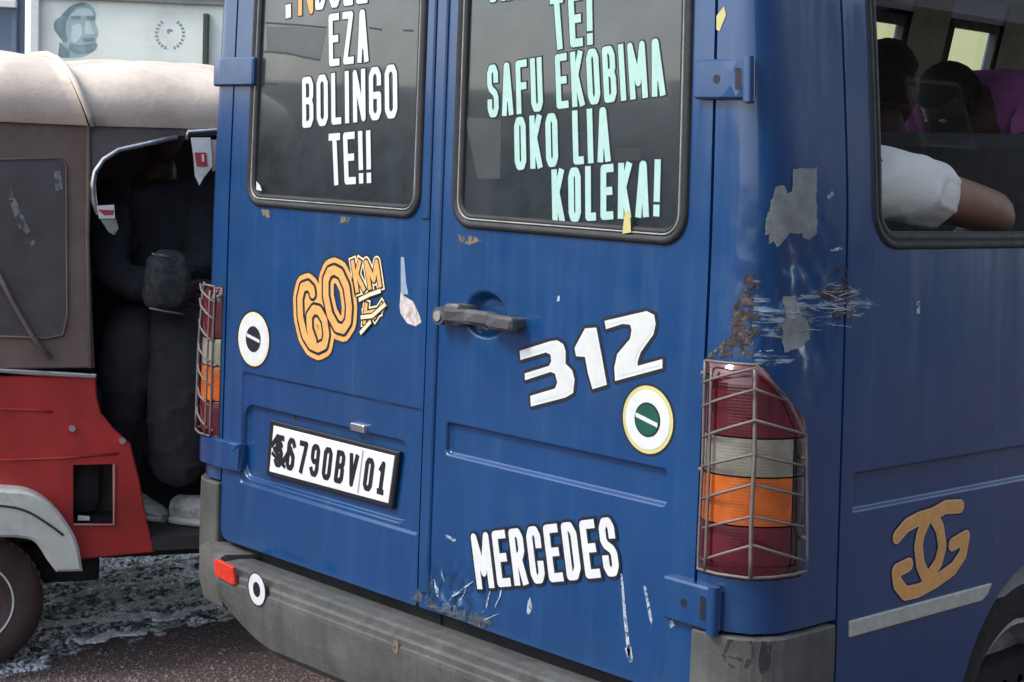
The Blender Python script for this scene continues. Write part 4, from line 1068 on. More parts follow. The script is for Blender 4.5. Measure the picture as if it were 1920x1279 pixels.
def face_fn(d, p):
    """head shape looking along +x: jaw, brow, nose, eye hollows"""
    g = lambda y, z, a, sy, sz_: a * math.exp(-((d.y - y) / sy) ** 2 - ((d.z - z) / sz_) ** 2) if d.x > 0 else 0
    q = p.copy()
    if d.z < -.2: q.y *= 1 + (d.z + .2) * .35; q.x *= 1 + (d.z + .2) * .12
    q.x += g(0, -.12, .026, .13, .22) + g(0, .22, .006, .5, .1) - g(.33, .02, .009, .16, .13) - g(-.33, .02, .009, .16, .13) + g(0, -.52, .007, .25, .07) + g(0, -.8, .01, .3, .15)
    if d.x < 0: q.x *= 1.12
    return q
def head(parent, c, face_dir, up=(0, 0, 1), skin=SKIND, s=1.0, hair=HAIR, hair_r=1.0):
    x = Vector(face_dir).normalized(); z = Vector(up); y = z.cross(x).normalized(); z = x.cross(y)
    R3 = Matrix((x, y, z)).transposed().to_4x4(); c = Vector(c)
    hd_ = blob('head', c, .092 * s, .076 * s, .118 * s, skin, parent, face_fn, R3)
    def hf(d, p):
        q = face_fn(d, p) if d.x < -1 else p.copy()
        k_ = 1.07 + .05 * math.sin(d.x * 23 + d.y * 17) * .4
        if d.x > .25 and d.z < .45: k_ = .93
        if d.z < -.45: k_ = .9
        q *= k_ * hair_r
        if d.x < 0: q.x *= 1.12
        return q
    blob('hair', c + x * -.004 + z * .008, .093 * s, .079 * s, .118 * s, hair, parent, hf, R3)
    for sg in (-1, 1):
        blob('ear', c + y * sg * .078 * s - x * .006 - z * .008, .018 * s, .009 * s, .03 * s, skin, parent, None, R3, 8)
        blob('eye', c + x * .076 * s + y * sg * .030 * s + z * .004, .012 * s, .013 * s, .010 * s, EYEW, parent, None, R3, 8)
        blob('pupil', c + x * .0855 * s + y * sg * .030 * s + z * .004, .0045 * s, .0055 * s, .0055 * s, INK, parent, None, R3, 6)
    return hd_
def hand_chains(wr, fw_, side, nrm, curl=.5, s=1.0):
    """chains for a hand: fw_ along the palm, side towards the thumb, nrm out of the back of the hand"""
    wr = Vector(wr); f = Vector(fw_).normalized(); sd_ = Vector(side).normalized(); nn = Vector(nrm).normalized(); ch = []
    pm = wr + f * .045 * s
    ch.append([(tuple(wr), .024 * s), (tuple(pm), (.034 * s, .018 * s))])
    for k_, (o_, L) in enumerate(((.03, .070), (.010, .078), (-.011, .072), (-.03, .056))):
        a_ = pm + sd_ * o_ * s + f * .035 * s; c = [(tuple(pm), (.034 * s, .018 * s)), (tuple(a_), .0105 * s)]; dr = f.copy(); p = a_
        for q in (.45, .32, .23):
            dr = (dr - nn * curl * .8).normalized(); p = p + dr * L * q * s; c.append((tuple(p), (.0095 if q > .3 else .008) * s))
        ch.append(c)
    t0 = wr + f * .02 * s + sd_ * .03 * s; t1 = t0 + (f * .6 + sd_ * .6 - nn * .2).normalized() * .034 * s; t2 = t1 + (f * .95 + sd_ * .15 - nn * .3).normalized() * .028 * s
    ch.append([(tuple(pm), (.034 * s, .018 * s)), (tuple(t0), .015 * s), (tuple(t1), .011 * s), (tuple(t2), .009 * s)])
    return ch

# passenger at the open edge of the rearmost side window: white sleeve, arm along the sill
pa = tag(empty('person', (.55, .5, .98)), 'passenger in a white t-shirt resting a bare arm inside the van side window', 'person', 'people in the vehicles')
pa['group'] = 'passengers in the van'
def rel(o, L): return [[(tuple(Vector(p) - o.location), r) for p, r in ch] for ch in L]
sh = Vector((.755, .46, 1.475)); elb = on_plane(1880, 392, Vector((.80, 0, 0)), Vector((1, 0, 0))); elb.z -= .012
mida = sh.lerp(elb, .5); hip = Vector((.56, .45, 1.04)); che = Vector((.56, .46, 1.38)); nk = Vector((.55, .48, 1.53)); sh2 = Vector((.37, .46, 1.46))
wri = Vector((.58, .99, 1.26)); kn1 = Vector((.66, .92, 1.06)); kn2 = Vector((.46, .92, 1.06)); elb2 = Vector((.32, .66, 1.2)); wr2 = Vector((.42, .9, 1.14))
skin_ch = [[(hip, .12), (che, .13), (nk, .055), (nk + Vector((0, .02, .08)), .05)], [(che, .13), (sh, .06), (mida, .057), (elb, .049), (elb.lerp(wri, .5), .04), (wri, .027)],
           [(che, .13), (sh2, .06), (elb2, .043), (wr2, .027)], [(hip, .12), (kn1, .065), (kn1 + Vector((0, .05, -.4)), .045)], [(hip, .12), (kn2, .065), (kn2 + Vector((0, .05, -.4)), .045)]]
skin_ch += hand_chains(wri, (-.5, .3, -.6), (0, .9, .3), (.8, .2, .4), .5) + hand_chains(wr2, (0, 1, -.1), (1, 0, 0), (0, 0, 1), .3)
body('body', rel(pa, skin_ch), SKIN, pa)
slv = sh.lerp(elb, .55)
tsh = [[(hip, .13), (hip.lerp(che, .5), .135), (che, .15), (che + Vector((0, 0, .07)), .085)], [(che, .15), (sh, .078), (sh.lerp(elb, .3), .076), (sh.lerp(elb, .45), .073), (slv, .072)], [(che, .15), (sh2, .078), (sh2.lerp(elb2, .6), .068)]]
body('tshirt', rel(pa, tsh), SHIRTW, pa, fold=.010)
trs = [[(hip, .13), (kn1, .08), (kn1 + Vector((0, .05, -.4)), .06)], [(hip, .13), (kn2, .08), (kn2 + Vector((0, .05, -.4)), .06)]]
body('trousers', rel(pa, trs), CLOTHN, pa)
head(pa, Vector((.55, .52, 1.70)) - pa.location, (.1, 1, 0), skin=SKIN)

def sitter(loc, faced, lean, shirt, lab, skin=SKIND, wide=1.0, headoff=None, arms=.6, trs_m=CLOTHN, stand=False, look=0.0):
    """a seated figure; loc is the hip, faced a horizontal direction, lean how far the chest tips forward"""
    t = tag(empty('person', loc), lab, 'person', 'passengers in the van')
    f = Vector(faced).normalized(); s_ = Vector((0, 0, 1)).cross(f); U = Vector((0, 0, 1))
    h = Vector((0, 0, 0)); c = U * .34 + f * lean; n_ = c + U * (.15 if not stand else -.02) + f * (lean * .5 if not stand else .14)
    a1, a2 = c + s_ * .19 * wide + U * .06, c - s_ * .19 * wide + U * .06
    e1, e2 = a1 + f * .14 - U * .25 + s_ * .05, a2 + f * .14 - U * .25 - s_ * .05
    w1, w2 = e1 + f * .24 - s_ * .1 + U * .02, e2 + f * .24 + s_ * .1 + U * .02
    k1, k2 = (f * .43 + s_ * .1 + U * .03, f * .43 - s_ * .1 + U * .03) if not stand else (f * .12 + s_ * .1 - U * .38, f * .12 - s_ * .1 - U * .38)
    sk = [[(h, .12), (c, .115), (n_, .052), (n_ + U * .07 + f * lean * .3, .05)], [(c, .115), (a1, .055), (e1, .042), (w1, .027)], [(c, .115), (a2, .055), (e2, .042), (w2, .027)],
          [(h, .12), (k1, .065), (k1 - U * .4 + f * .04, .045), (k1 - U * .44 + f * .18, .035)], [(h, .12), (k2, .065), (k2 - U * .4 + f * .04, .045), (k2 - U * .44 + f * .18, .035)]]
    sk += hand_chains(w1, f, -s_, U, .4) + hand_chains(w2, f, s_, U, .4)
    body('body', sk, skin, t)
    body('shirt', [[(h, .13), (h.lerp(c, .5), .135), (c, .155), (c + (U * .08 + f * lean * .2 if not stand else f * .10 + U * .01), .09 if not stand else .12)], [(c, .15), (a1, .08), (a1.lerp(e1, .6), .07)], [(c, .15), (a2, .08), (a2.lerp(e2, .6), .07)]], shirt, t, fold=.006)
    body('trousers', [[(h, .13), (k1, .082), (k1 - U * .4 + f * .04, .06)], [(h, .13), (k2, .082), (k2 - U * .4 + f * .04, .06)]], trs_m, t)
    hc_ = n_ + U * .17 + f * (lean * .8 + .01) if headoff is None else Vector(headoff)
    head(t, hc_, tuple(f - U * (lean + look)), tuple(U + f * look), skin=skin)
    return t
# purple shirt, leaning back towards the rear seats
hp = at_depth(1918, 222, 5.1); hp.z -= .34
sitter((hp.x, hp.y, hp.z), (-.25, -1, 0), .16, SHIRTP, 'passenger in a purple shirt bending forward inside the van', wide=1.25, headoff=at_depth(1784, 196, 4.95) - Vector((hp.x, hp.y, hp.z)), stand=True, look=.8)
hp = at_depth(1668, 330, 4.35)
sitter((hp.x, hp.y, 1.10), (.1, 1, 0), -.02, CLOTHN, 'passenger in dark clothes on the left of the van side window', headoff=at_depth(1664, 168, 4.4) - Vector((hp.x, hp.y, 1.10)))

# =================================================================== auto rickshaw
_g = on_ground(-12, 1262); rt = Vector((RX.x, RX.y, 0)); rt = Vector((.6811, .7322, 0)); fwd = Vector((-.7292, .6843, 0))
td = (rt + .4 * fwd).normalized(); tn = Vector((-td.y, td.x, 0))
tuk = tag(empty('auto_rickshaw', (_g.x, _g.y, 0), math.atan2(td.y, td.x)), 'red three wheeled auto rickshaw with dark canvas sides and cream roof', 'auto rickshaw')
def tk3(u, v, y=0.0):
    """photo pixel -> rickshaw coordinates on the plane y"""
    p = on_plane(u, v, _g + tn * y, tn); d = p - _g; return Vector((d.dot(td), y, p.z))
def tk(u, v, y=0.0): p = tk3(u, v, y); return (p.x, p.z)
def tks(pts, y=0.0): return [tk(u, v, y) for u, v in pts]
TF = lambda y0: (lambda x, z, d=0: Vector((x, y0 - d, z)))
XR = -.72; TW = 1.30
opening = tks([(178, 690), (172, 560), (168, 440), (170, 395), (171, 350), (176, 322), (195, 296), (225, 279), (280, 267), (345, 254), (410, 246)])
side = [(XR, .85)] + opening + [(1.45, 1.52), (1.45, 1.575), (XR, 1.54)]
def flat_sheet(name, outline, y, m_, par, holes=(), thick=.012, step=(.1, .1)):
    return slab(name, outline, -thick, 0, m_, par, None, .003, mapf=TF(y), holes=holes)
slab('canvas_side', side, -.012, 0, CANV, tuk, .05, .004, mapf=TF(0))
flat_sheet('canvas_side', [(XR, .85), (.26, .85), (.26, 1.4), (.36, 1.5), (1.45, 1.52), (1.45, 1.56), (XR, 1.53)], TW + .012, CANV, tuk)
flat_sheet('rolled_down_canvas', [(.24, .30), (1.43, .36), (1.43, 1.55), (.24, 1.5)], TW - .02, CANV, tuk)
slab('canvas_back', [(0, .85), (TW, .85), (TW, 1.54), (0, 1.54)], 0, .012, CANV, tuk, None, .003, mapf=lambda a_, z, d=0: Vector((XR - d, a_, z)))
pw = tks([(-80, 300), (118, 296), (124, 330), (126, 590), (118, 628), (90, 634), (-80, 628)])
slab('plastic_window', pw, -.001, .003, SMOKE, tuk, .06, .002, mapf=TF(0))
MB().tube([tk3(u, v, -.006) for u, v in ((-80, 300), (112, 296), (124, 312), (126, 590), (118, 628), (90, 634), (-80, 628))], .003, 6).build('window_welt', CANV, tuk, True)
MB().tube([tk3(u, v, -.012) for u, v in ((-10, 500), (20, 560), (60, 630), (95, 672))], .007, 6).build('canvas_strap', CANV, tuk, True)
GLARE = mat('glare_and_fitting_grey', (.2, .2, .2), .5, 0, .3, 40, alpha=(26, .46))
decal('scuff_or_glare', [tks([(6, 345), (14, 340), (66, 455), (56, 468), (40, 440)])], .0045, GLARE, tuk, mapf=TF(0))  # bright diagonal highlight on the plastic window, painted as a pale streak
decal('buckle', [tks([(100, 322), (113, 320), (118, 356), (104, 358)])], .0055, GLARE, tuk, mapf=TF(0))
MB().tube([tk3(166, 236, -.008), tk3(164, 450, -.008), tk3(170, 690, -.008)], .006, 6).build('canvas_hem', CANV, tuk, True)
pp = [tk3(u, v, -.014) for u, v in ((184, 402), (176, 376), (174, 345), (178, 322), (194, 299), (222, 281), (280, 268), (332, 256))]
MB().tube(pp, .0085, 8).build('opening_piping', CHROME, tuk, True)
MB().tube([tk3(350, 262, -.016), tk3(352, 247, -.016), tk3(430, 242, -.016), tk3(560, 240, -.016)], .007, 8).build('opening_piping', CHROME, tuk, True)
slab('side_flap', tks([(170, 205), (640, 190), (640, 246), (340, 256), (282, 268), (225, 280), (196, 296), (178, 322), (172, 322), (168, 260)]), -.002, .004, mat('grey_canvas', (.115, .105, .1), .85, 0, .2, 8, .3, 150), tuk, .05, .002, mapf=TF(0))
MB().tube([tk3(168, 236, -.008), tk3(265, 236, -.008)], .003, 6).build('stitched_seam', CANV, tuk, True)
# roof in two vinyl panels
def roof(name, x0, x1, z_of, top=1.0):
    cs = [(-.012, 0), (-.035, .03), (-.040, .07), (-.025, .115), (.03, .155), (.13, .18), (.3, .2), (.65, .212), (1.0, .2), (1.17, .18), (1.27, .155), (1.325, .115), (1.34, .07), (1.335, .03), (1.312, 0)]
    V = []; Fc = []; n_ = 24; k_ = len(cs)
    for i in range(n_ + 1):
        t = i / n_
        for y, h in cs:
            sk_ = .115 * (1 - min(1, h / .16)) * (1 if name == 'roof_panel' else 1)
            x = x0[0] + (x0[1] - x0[0]) * (h / .212) + ((x1[0] + (x1[1] - x1[0]) * (h / .212)) - (x0[0] + (x0[1] - x0[0]) * (h / .212))) * t
            V.append(Vector((x, y, 1.522 + h * z_of(t) + .006 * math.sin(x * 21 + y * 5) * (h / .2) + .02 * t * (1 if x0[0] > 0 else 0))))
    for i in range(n_):
        for j in range(k_ - 1): Fc.append((i * k_ + j, (i + 1) * k_ + j, (i + 1) * k_ + j + 1, i * k_ + j + 1))
    Fc += [tuple(range(k_))[::-1], tuple(range(n_ * k_, (n_ + 1) * k_))]
    return mesh(name, V, Fc, CANVL, tuk, smooth=True)
roof('roof_panel', (XR - .01, XR + .1), (.235, .15), lambda t: 1.0 - .35 * max(0, .25 - t) * 2)
roof('roof_panel', (.255, .165), (1.46, 1.38), lambda t: .88 + .12 * math.sin(min(1, t * 3.2) * math.pi / 2) - .55 * max(0, t - .2) ** 1.2)
wl = []
for h, y in ((0, -.014), (.03, -.037), (.07, -.042), (.115, -.028), (.155, .028), (.18, .13), (.2, .3), (.212, .65)): wl.append(Vector((.248 - .095 * h / .212, y - .004, 1.524 + h)))
MB().tube(wl, .009, 8).build('roof_welt', CANVL, tuk, True)
# body
WX, WZ = -.065, .2
low = tks([(180, 706), (182, 745), (190, 775), (215, 805), (245, 832), (252, 860), (262, 900), (276, 980), (291, 1036)])
def smooth(pts, k=5):
    o = []; q = [Vector(p) for p in pts]; q = [q[0] * 2 - q[1]] + q + [q[-1] * 2 - q[-2]]
    for i in range(1, len(q) - 2):
        for j in range(k):
            t = j / k; a_, b_, c_, d_ = q[i - 1:i + 3]
            o.append(tuple(.5 * ((2 * b_) + (c_ - a_) * t + (2 * a_ - 5 * b_ + 4 * c_ - d_) * t * t + (3 * b_ - a_ - 3 * c_ + d_) * t ** 3)))
    return o + [tuple(q[-2])]
fo = tks([(0, 908), (50, 914), (92, 938), (122, 974), (140, 1010), (149, 1060)]); fi = tks([(100, 1061), (84, 1040), (60, 1006), (30, 998), (0, 997)])
bot = [(fo[-1][0] - .02, tk(150, 1050)[1])]
arch = [(p[0] - .015, p[1] - .015) for p in fo[::-1]]
mir_ = [(2 * WX - p[0], p[1]) for p in arch[::-1]]
redo = [(XR, .84)] + low + bot + arch + mir_ + [(XR, .31)]
hol = tks([(137, 872), (214, 870), (214, 984), (137, 984)])
cut_ = area2(redo)
slab('body_side', redo, -.02, 0, REDP, tuk, .05, .004, mapf=TF(0), holes=[hol])
flat_sheet('body_side', [(XR, .84), (.27, .84), (.36, .6), (.42, .32), (XR, .31)], TW + .02, REDP, tuk, thick=.02)
slab('body_back', [(.02, .31), (TW - .02, .31), (TW - .02, .84), (.02, .84)], 0, .02, REDP, tuk, None, .003, mapf=lambda a_, z, d=0: Vector((XR - d, a_, z)))
MB().box((hol[0][0] - .03, .12, hol[2][1] - .02), (hol[1][0] + .03, .14, hol[0][1] + .02)).build('vent_back', DUSTY, tuk)
VW = hol + [hol[0]]
MB().tube([Vector((x, -.003, z)) for x, z in [hol[1], hol[2], hol[3]]], .005, 6).build('vent_rim', mat('pink_worn_paint', (.3, .1, .09), .5), tuk, True)
decal('vent_label', [tks([(146, 966), (168, 968), (168, 976), (146, 976)], .02)], -.0, WHITE, tuk, mapf=lambda x, z, d=0: Vector((x, .02, z)))
def strip3(pts, y, r, nm, m_): MB().tube([tk3(u, v, y) for u, v in pts], r, 8).build(nm, m_, tuk, True)
tl = tks([(-560, 690), (0, 691), (60, 694), (180, 701)]); tb = tks([(180, 709), (60, 703), (0, 698), (-560, 696)])
slab('beltline_trim', tl + tb, -.002, .010, BRIGHT, tuk, .06, .003, mapf=TF(0))
strip3([(-500, 770), (0, 767), (60, 769), (97, 772)], -.002, .0035, 'pressed_ridge', REDP)
strip3([(-300, 862), (0, 863), (120, 859), (222, 850)], -.002, .0035, 'pressed_ridge', REDP)
for u, v in ((135, 803), (229, 826)):
    k_ = MB(); p = tk3(u, v); k_.tube([p, p + Vector((0, -.01, 0))], .009, 10); k_.build('fastener', BRIGHT, tuk, True, 40)
fpoly = fo + fi; fm = [(2 * WX - p[0], p[1]) for p in fpoly]
full = fo[::-1] + [(2 * WX - p[0], p[1]) for p in fo] + [(2 * WX - p[0], p[1]) for p in fi[::1]] [0:0]
fo_s, fi_s = smooth(fo), smooth(fi[::-1])[::-1]
outer = fo_s[::-1] + [(2 * WX - p[0], p[1]) for p in fo_s]; inner = [(2 * WX - p[0], p[1]) for p in fi_s] + fi_s[::-1]
slab('mudguard', outer + inner, -.02, .075, FENDER, tuk, .03, .008, mapf=TF(0))
ridge = [((a_[0] * .72 + b_[0] * .28), (a_[1] * .72 + b_[1] * .28)) for a_, b_ in zip(tks([(0, 925), (50, 932), (82, 955), (108, 985)]), tks([(0, 925), (50, 932), (82, 955), (108, 985)]))]
MB().tube([Vector((x, -.077, z)) for x, z in smooth(tks([(-60, 938), (0, 938), (45, 948), (88, 974), (112, 992)]))], .0035, 6).build('mudguard_groove', DUSTY, tuk, True)
def tyre(x, y, lab):
    wh = empty('wheel', parent=tuk); wh['label'] = lab; R_ = .2; ax = (0, -1, 0); c = (x, y, R_)
    MB().lathe([(.115, -.05), (.15, -.055), (.185, -.045), (R_, -.03), (R_, -.018), (R_ - .006, -.016), (R_ - .006, -.010), (R_, -.008), (R_, .008), (R_ - .006, .010), (R_ - .006, .016), (R_, .018), (R_, .03), (.185, .045), (.15, .055), (.122, .048), (.118, .035), (.118, -.05)], c, ax, 48).build('tyre', DUSTY, wh, True, 40)
    MB().lathe([(.119, .046), (.112, .047), (.105, .03), (.09, .005), (.05, .01), (.04, .035), (0, .038)], c, ax, 40).build('rim', mat('dusty_rim', (.11, .075, .075), .5, .3, .3, 20, dirt=(.2, .15, .14), dscale=20), wh, True, 35)
    MB().tube([Vector((x + .1165 * math.cos(t), y - .047, R_ + .1165 * math.sin(t))) for t in [2 * math.pi * i / 40 for i in range(40)]], .0035, 6, True).build('rim_edge', FENDER, wh, True)
    tb_ = MB()
    for i in range(44):
        t = 2 * math.pi * i / 44
        for sy in (-1, 1):
            M_ = Matrix.Translation((x, y, R_)) @ Matrix.Rotation(-t - sy * .03, 4, 'Y'); tb_.box((R_ - .004, sy * .036 - .012, -.006), (R_ + .0015, sy * .036 + .010, .006), 0, M_)
    tb_.build('tread_blocks', DUSTY, wh)['kind'] = 'stuff'
rw = tyre(WX, .045, 'near rear wheel of the rickshaw'); tyre(WX, TW - .05, 'far rear wheel of the rickshaw'); tyre(1.93, TW / 2, 'front wheel of the rickshaw')
# chassis, floor, front
flx = tk(150, 1108)[1]
MB().box((XR + .05, .10, flx), (.30, .20, .33), .01).build('chassis', BLACK, tuk)
MB().box((.30, .08, .29), (1.5, TW - .08, .325), .004).build('chassis', BLACK, tuk)
fl = MB(); fl.prism([(.43, 0), (1.45, 0), (1.95, .4), (1.95, .9), (1.45, TW), (.43, TW)], lambda x, y, d: Vector((x, y, d)), .325, .365); fl.build('floor', mat('floor_rubber', (.03, .028, .03), .8, dirt=(.1, .09, .09)), tuk)
MB().box((-.5, .04, .36), (.40, TW - .04, .42)).build('seat_base', BLACK, tuk)
MB().box((-.28, .06, .42), (.30, TW - .06, .80), .04).build('bench_seat', CLOTHB, tuk)
MB().box((-.40, .06, .7), (-.27, TW - .06, 1.38), .04).build('seat_back', CLOTHB, tuk)
MB().box((.95, .3, .60), (1.25, 1.0, .78), .04).build('driver_seat', CLOTHB, tuk)
fr_ = MB(); fr_.prism([(1.45, 0), (1.95, .4), (1.95, .9), (1.45, TW), (1.42, TW), (1.92, .9), (1.92, .4), (1.42, 0)], lambda x, y, d: Vector((x, y, d)), .365, .9); fr_.build('front_cowl', REDP, tuk)
wsn = MB(); wsn.prism([(1.45, 0), (1.90, .4), (1.90, .9), (1.45, TW), (1.44, TW), (1.89, .9), (1.89, .4), (1.44, 0)], lambda x, y, d: Vector((x - (d - .9) * .5 * max(0, (x - 1.4) / .5), y, d)), .9, 1.53); wsn.build('windscreen', GLASSC, tuk)
for y in (.02, TW - .02):
    MB().tube([(1.44, y, .36), (1.43, y, 1.54)], .018, 8).build('front_pillar', BLACK, tuk, True)
MB().tube([(1.7, .65, .75), (1.86, .65, .35), (1.93, .65, .2)], .03, 8).build('front_fork', BLACK, tuk, True)
MB().tube([(1.58, .35, .98), (1.6, .65, 1.0), (1.58, .95, .98)], .014, 8).build('handlebar', BLACK, tuk, True)

# pennants hanging from the opening
def pennant(polys, y, lab):
    t = tag(empty('pennant', tuk.matrix_world @ Vector((0, 0, 0))), lab, 'pennant', 'small pennants hanging on the rickshaw')
    t.location = (_g.x, _g.y, 0); t.rotation_euler = tuk.rotation_euler
    for i, (pts, m_) in enumerate(polys):
        q = tks(pts, y); slab('cloth' if i == 0 else 'print', q, -.001 + .003 * i, .0012 + .003 * i, m_, t, None, .0003, mapf=lambda x, z, d=0, y=y: Vector((x, y - d + .004 * math.sin(z * 60), z)))
    return t
REDV = mat('red_print', (.4, .04, .05), .6); SAGE = mat('sage_cloth', (.17, .18, .155), .8, 0, .3, 30)
pennant([([(358, 258), (395, 258), (398, 312), (382, 334), (374, 348), (366, 330), (362, 290)], WHITE), ([(364, 286), (386, 286), (388, 312), (368, 312)], REDV), ([(377, 290), (381, 290), (382, 303), (378, 303)], WHITE)], -.03, 'white pennant with a red mark hanging beside the van hinge')
pennant([([(181, 386), (214, 384), (216, 410), (186, 410)], WHITE), ([(183, 393), (214, 394), (212, 403), (196, 404)], REDV)], -.03, 'white and red striped tag on the edge of the rickshaw opening')
pennant([([(188, 411), (218, 411), (222, 428), (214, 441), (204, 436)], SAGE)], -.028, 'grey green scrap of cloth below the striped tag')
pennant([([(388, 262), (408, 262), (408, 318), (398, 322), (394, 300)], mat('pale_pink_cloth', (.5, .42, .42), .8, 0, .2, 30))], -.02, 'pale pink strip of cloth behind the white pennant')

# passenger of the rickshaw, seated facing out of the opening
tp = tag(empty('person', (_g.x, _g.y, 0), tuk.rotation_euler.z), 'rickshaw passenger in a black jacket and wide black trousers with grey sneakers', 'person')
hipT = Vector((.40, .55, .80)); chT = Vector((.42, .42, 1.17)); nkT = Vector((.44, .42, 1.33))
hipT = tk3(285, 590, .5); chT = tk3(285, 415, .42); nkT = tk3(300, 335, .42)
s1 = tk3(212, 375, .33); s2 = tk3(372, 378, .36); e1 = tk3(205, 520, .20); e2 = tk3(385, 500, .25); w1 = tk3(318, 540, .17); w2 = tk3(330, 520, .19)
k1 = tk3(240, 650, .12); k2 = tk3(338, 640, .10); an1 = tk3(212, 935, .36); an2 = tk3(335, 912, .13)
bodyT = [[(hipT, .13), (chT, .14), (nkT, .055), (nkT + Vector((0, -.01, .08)), .05)], [(chT, .14), (s1, .06), (e1, .044), (w1, .028)], [(chT, .14), (s2, .06), (e2, .044), (w2, .028)],
         [(hipT, .13), (k1, .065), (an1, .04)], [(hipT, .13), (k2, .065), (an2, .04)]]
bodyT += hand_chains(w1, (.9, -.2, -.1), (0, 0, 1), (0, -1, 0), .35) + hand_chains(w2, (-.9, -.2, -.1), (0, 0, 1), (0, -1, 0), .35)
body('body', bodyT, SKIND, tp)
body('jacket', [[(hipT, .15), (hipT.lerp(chT, .5), .15), (chT, .16), (nkT - Vector((0, 0, .03)), .075)], [(chT, .16), (s1, .078), (s1.lerp(e1, .5), .07), (e1, .064), (e1.lerp(w1, .85), .045)], [(chT, .16), (s2, .078), (s2.lerp(e2, .5), .07), (e2, .064), (e2.lerp(w2, .85), .045)]], CLOTHN, tp, fold=.011)
body('trousers', [[(hipT, .15), (hipT.lerp(k1, .5), .1), (k1, .088), (k1.lerp(an1, .6), .08), (an1 + Vector((0, 0, .03)), .07)], [(hipT, .15), (hipT.lerp(k2, .5), .1), (k2, .095), (k2.lerp(an2, .5), .098), (an2 + Vector((0, 0, .0)), .085)]], CLOTHB, tp, fold=.010)
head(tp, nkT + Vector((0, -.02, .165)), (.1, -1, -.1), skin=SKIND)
def shoe(name, heel, dr, L, par, lab=None):
    heel = Vector(heel); f = Vector(dr).normalized(); s_ = Vector((0, 0, 1)).cross(f)
    st_ = [(0, .026, .03, .075), (.06, .032, .005, .085), (.2, .034, 0, .088), (.38, .034, 0, .092), (.52, .038, 0, .078), (.66, .044, 0, .06), (.8, .045, 0, .048), (.92, .036, .002, .038), (1, .015, .008, .024)]
    def loft(z_lo, z_hi, wk, m_, nm):
        V = []; Fc = []; n_ = 12
        for t, w_, zb_, h in st_:
            for j in range(n_):
                a_ = 2 * math.pi * j / n_; ca, sa = math.cos(a_), math.sin(a_)
                zz = z_lo + (z_hi(h) - z_lo) * (.5 + .5 * math.copysign(abs(sa) ** .6, sa)); V.append(heel + f * (t * L) + s_ * (w_ * wk * math.copysign(abs(ca) ** .7, ca) * (1 - .35 * max(0, sa))) + Vector((0, 0, zz)))
        for i in range(len(st_) - 1):
            for j in range(n_): Fc.append((i * n_ + j, i * n_ + (j + 1) % n_, (i + 1) * n_ + (j + 1) % n_, (i + 1) * n_ + j))
        Fc += [tuple(range(n_))[::-1], tuple(range((len(st_) - 1) * n_, len(st_) * n_))]
        return MB().add(V, Fc).build(nm, m_, par, True, 50)
    u_ = loft(.016, lambda h: h, 1.0, SHOE, name); u_['label'] = lab or 'grey sneaker'
    loft(0.0, lambda h: .026, 1.12, SHOEW, 'shoe_sole')
    lc = MB()
    for i in range(5):
        t = .40 + .065 * i; h = .094 - .011 * i - .002 * i
        lc.tube([heel + f * (t * L) + s_ * (sg * .022) + Vector((0, 0, h - (.008 if sg else 0) + .003)) for sg in (-1, -.4, .4, 1)], .0035, 6)
    lc.build('shoe_laces', WHITE, par, True)
fz = .365
h2 = tk3(318, 960, .15); shoe('shoe', (an2.x - .005, an2.y + .05, fz), (.72, -.62, 0), .27, tp)
shoe('shoe', (an1.x - .02, an1.y + .05, fz), (.5, -.8, 0), .27, tp)
# checked cloth bag on the passenger's lap
CHK = mat('grey_checked_cloth', (.026, .028, .032), .9, 0, .5, 60, .5, 60, dirt=(.05, .053, .06), dscale=30, damt=.8)
bg_ = tag(empty('bag', (_g.x, _g.y, 0), tuk.rotation_euler.z), 'soft grey bag held on the lap of the rickshaw passenger', 'bag')
c_ = tk3(314, 525, .03)
def bagf(d, p):
    q = Vector((math.copysign(abs(d.x) ** .55, d.x) * .062, math.copysign(abs(d.y) ** .8, d.y) * .045, math.copysign(abs(d.z) ** .55, d.z) * .082)); q.x *= 1 - .2 * d.z; w_ = .006 * WN.noise(d * 2.1) + .004 * (1 - 3 * abs(WN.noise(Vector((d.x * 5 + d.z, d.y * 3, d.z * 2))))); return q + d * w_
blob('bag_body', c_, .066, .045, .085, CHK, bg_, bagf)
MB().tube([tk3(u, v, -.01) for u, v in ((285, 476), (300, 478), (320, 483))], .003, 6).build('handle', GLARE, bg_, True)
MB().tube([tk3(u, v, -.012) for u, v in ((280, 578), (305, 583), (345, 590))], .003, 6).build('strap', mat('grey_webbing', (.14, .14, .14), .8), bg_, True)

# =================================================================== wall and gate behind
WD = 9.6
wo_ = at_depth(68, 268, WD); wo_.z = 0
wall = tag(empty('mural_wall', wo_, math.atan2(rt.y, rt.x)), 'pale green wall with a painted head, a wreath and a dark slot behind the rickshaw', 'wall')
def wk(u, v, y=0.0):
    p = on_plane(u, v, wo_ + fwd * y, fwd); d = p - wo_; return (d.dot(rt), p.z)
WF = lambda x, z, d=0: Vector((x, -d, z))
WM = mat('pale_green_wall', (.76, .82, .75), .85, 0, .06, 2.5, .15, 60, dirt=(.42, .46, .41), dscale=1.6, damt=.6)
slab('wall_face', [(-.02, 0), (3.2, 0), (3.2, 3.6), (-.02, 3.6)], -.2, 0, WM, wall, None, .01, mapf=WF)
MB().box((-.03, -.04, 0), (.02, .2, 3.6), .005).build('white_post', WHITE, wall)
zt1 = wk(300, 6)[1]
MB().box((.02, -.03, zt1), (3.2, -.0, zt1 + .035), .004).build('string_course', mat('grey_band', (.25, .27, .26), .8), wall)
MB().box((.02, -.045, zt1 + .035), (3.2, -.0, zt1 + .06), .004).build('string_course', WHITE, wall)
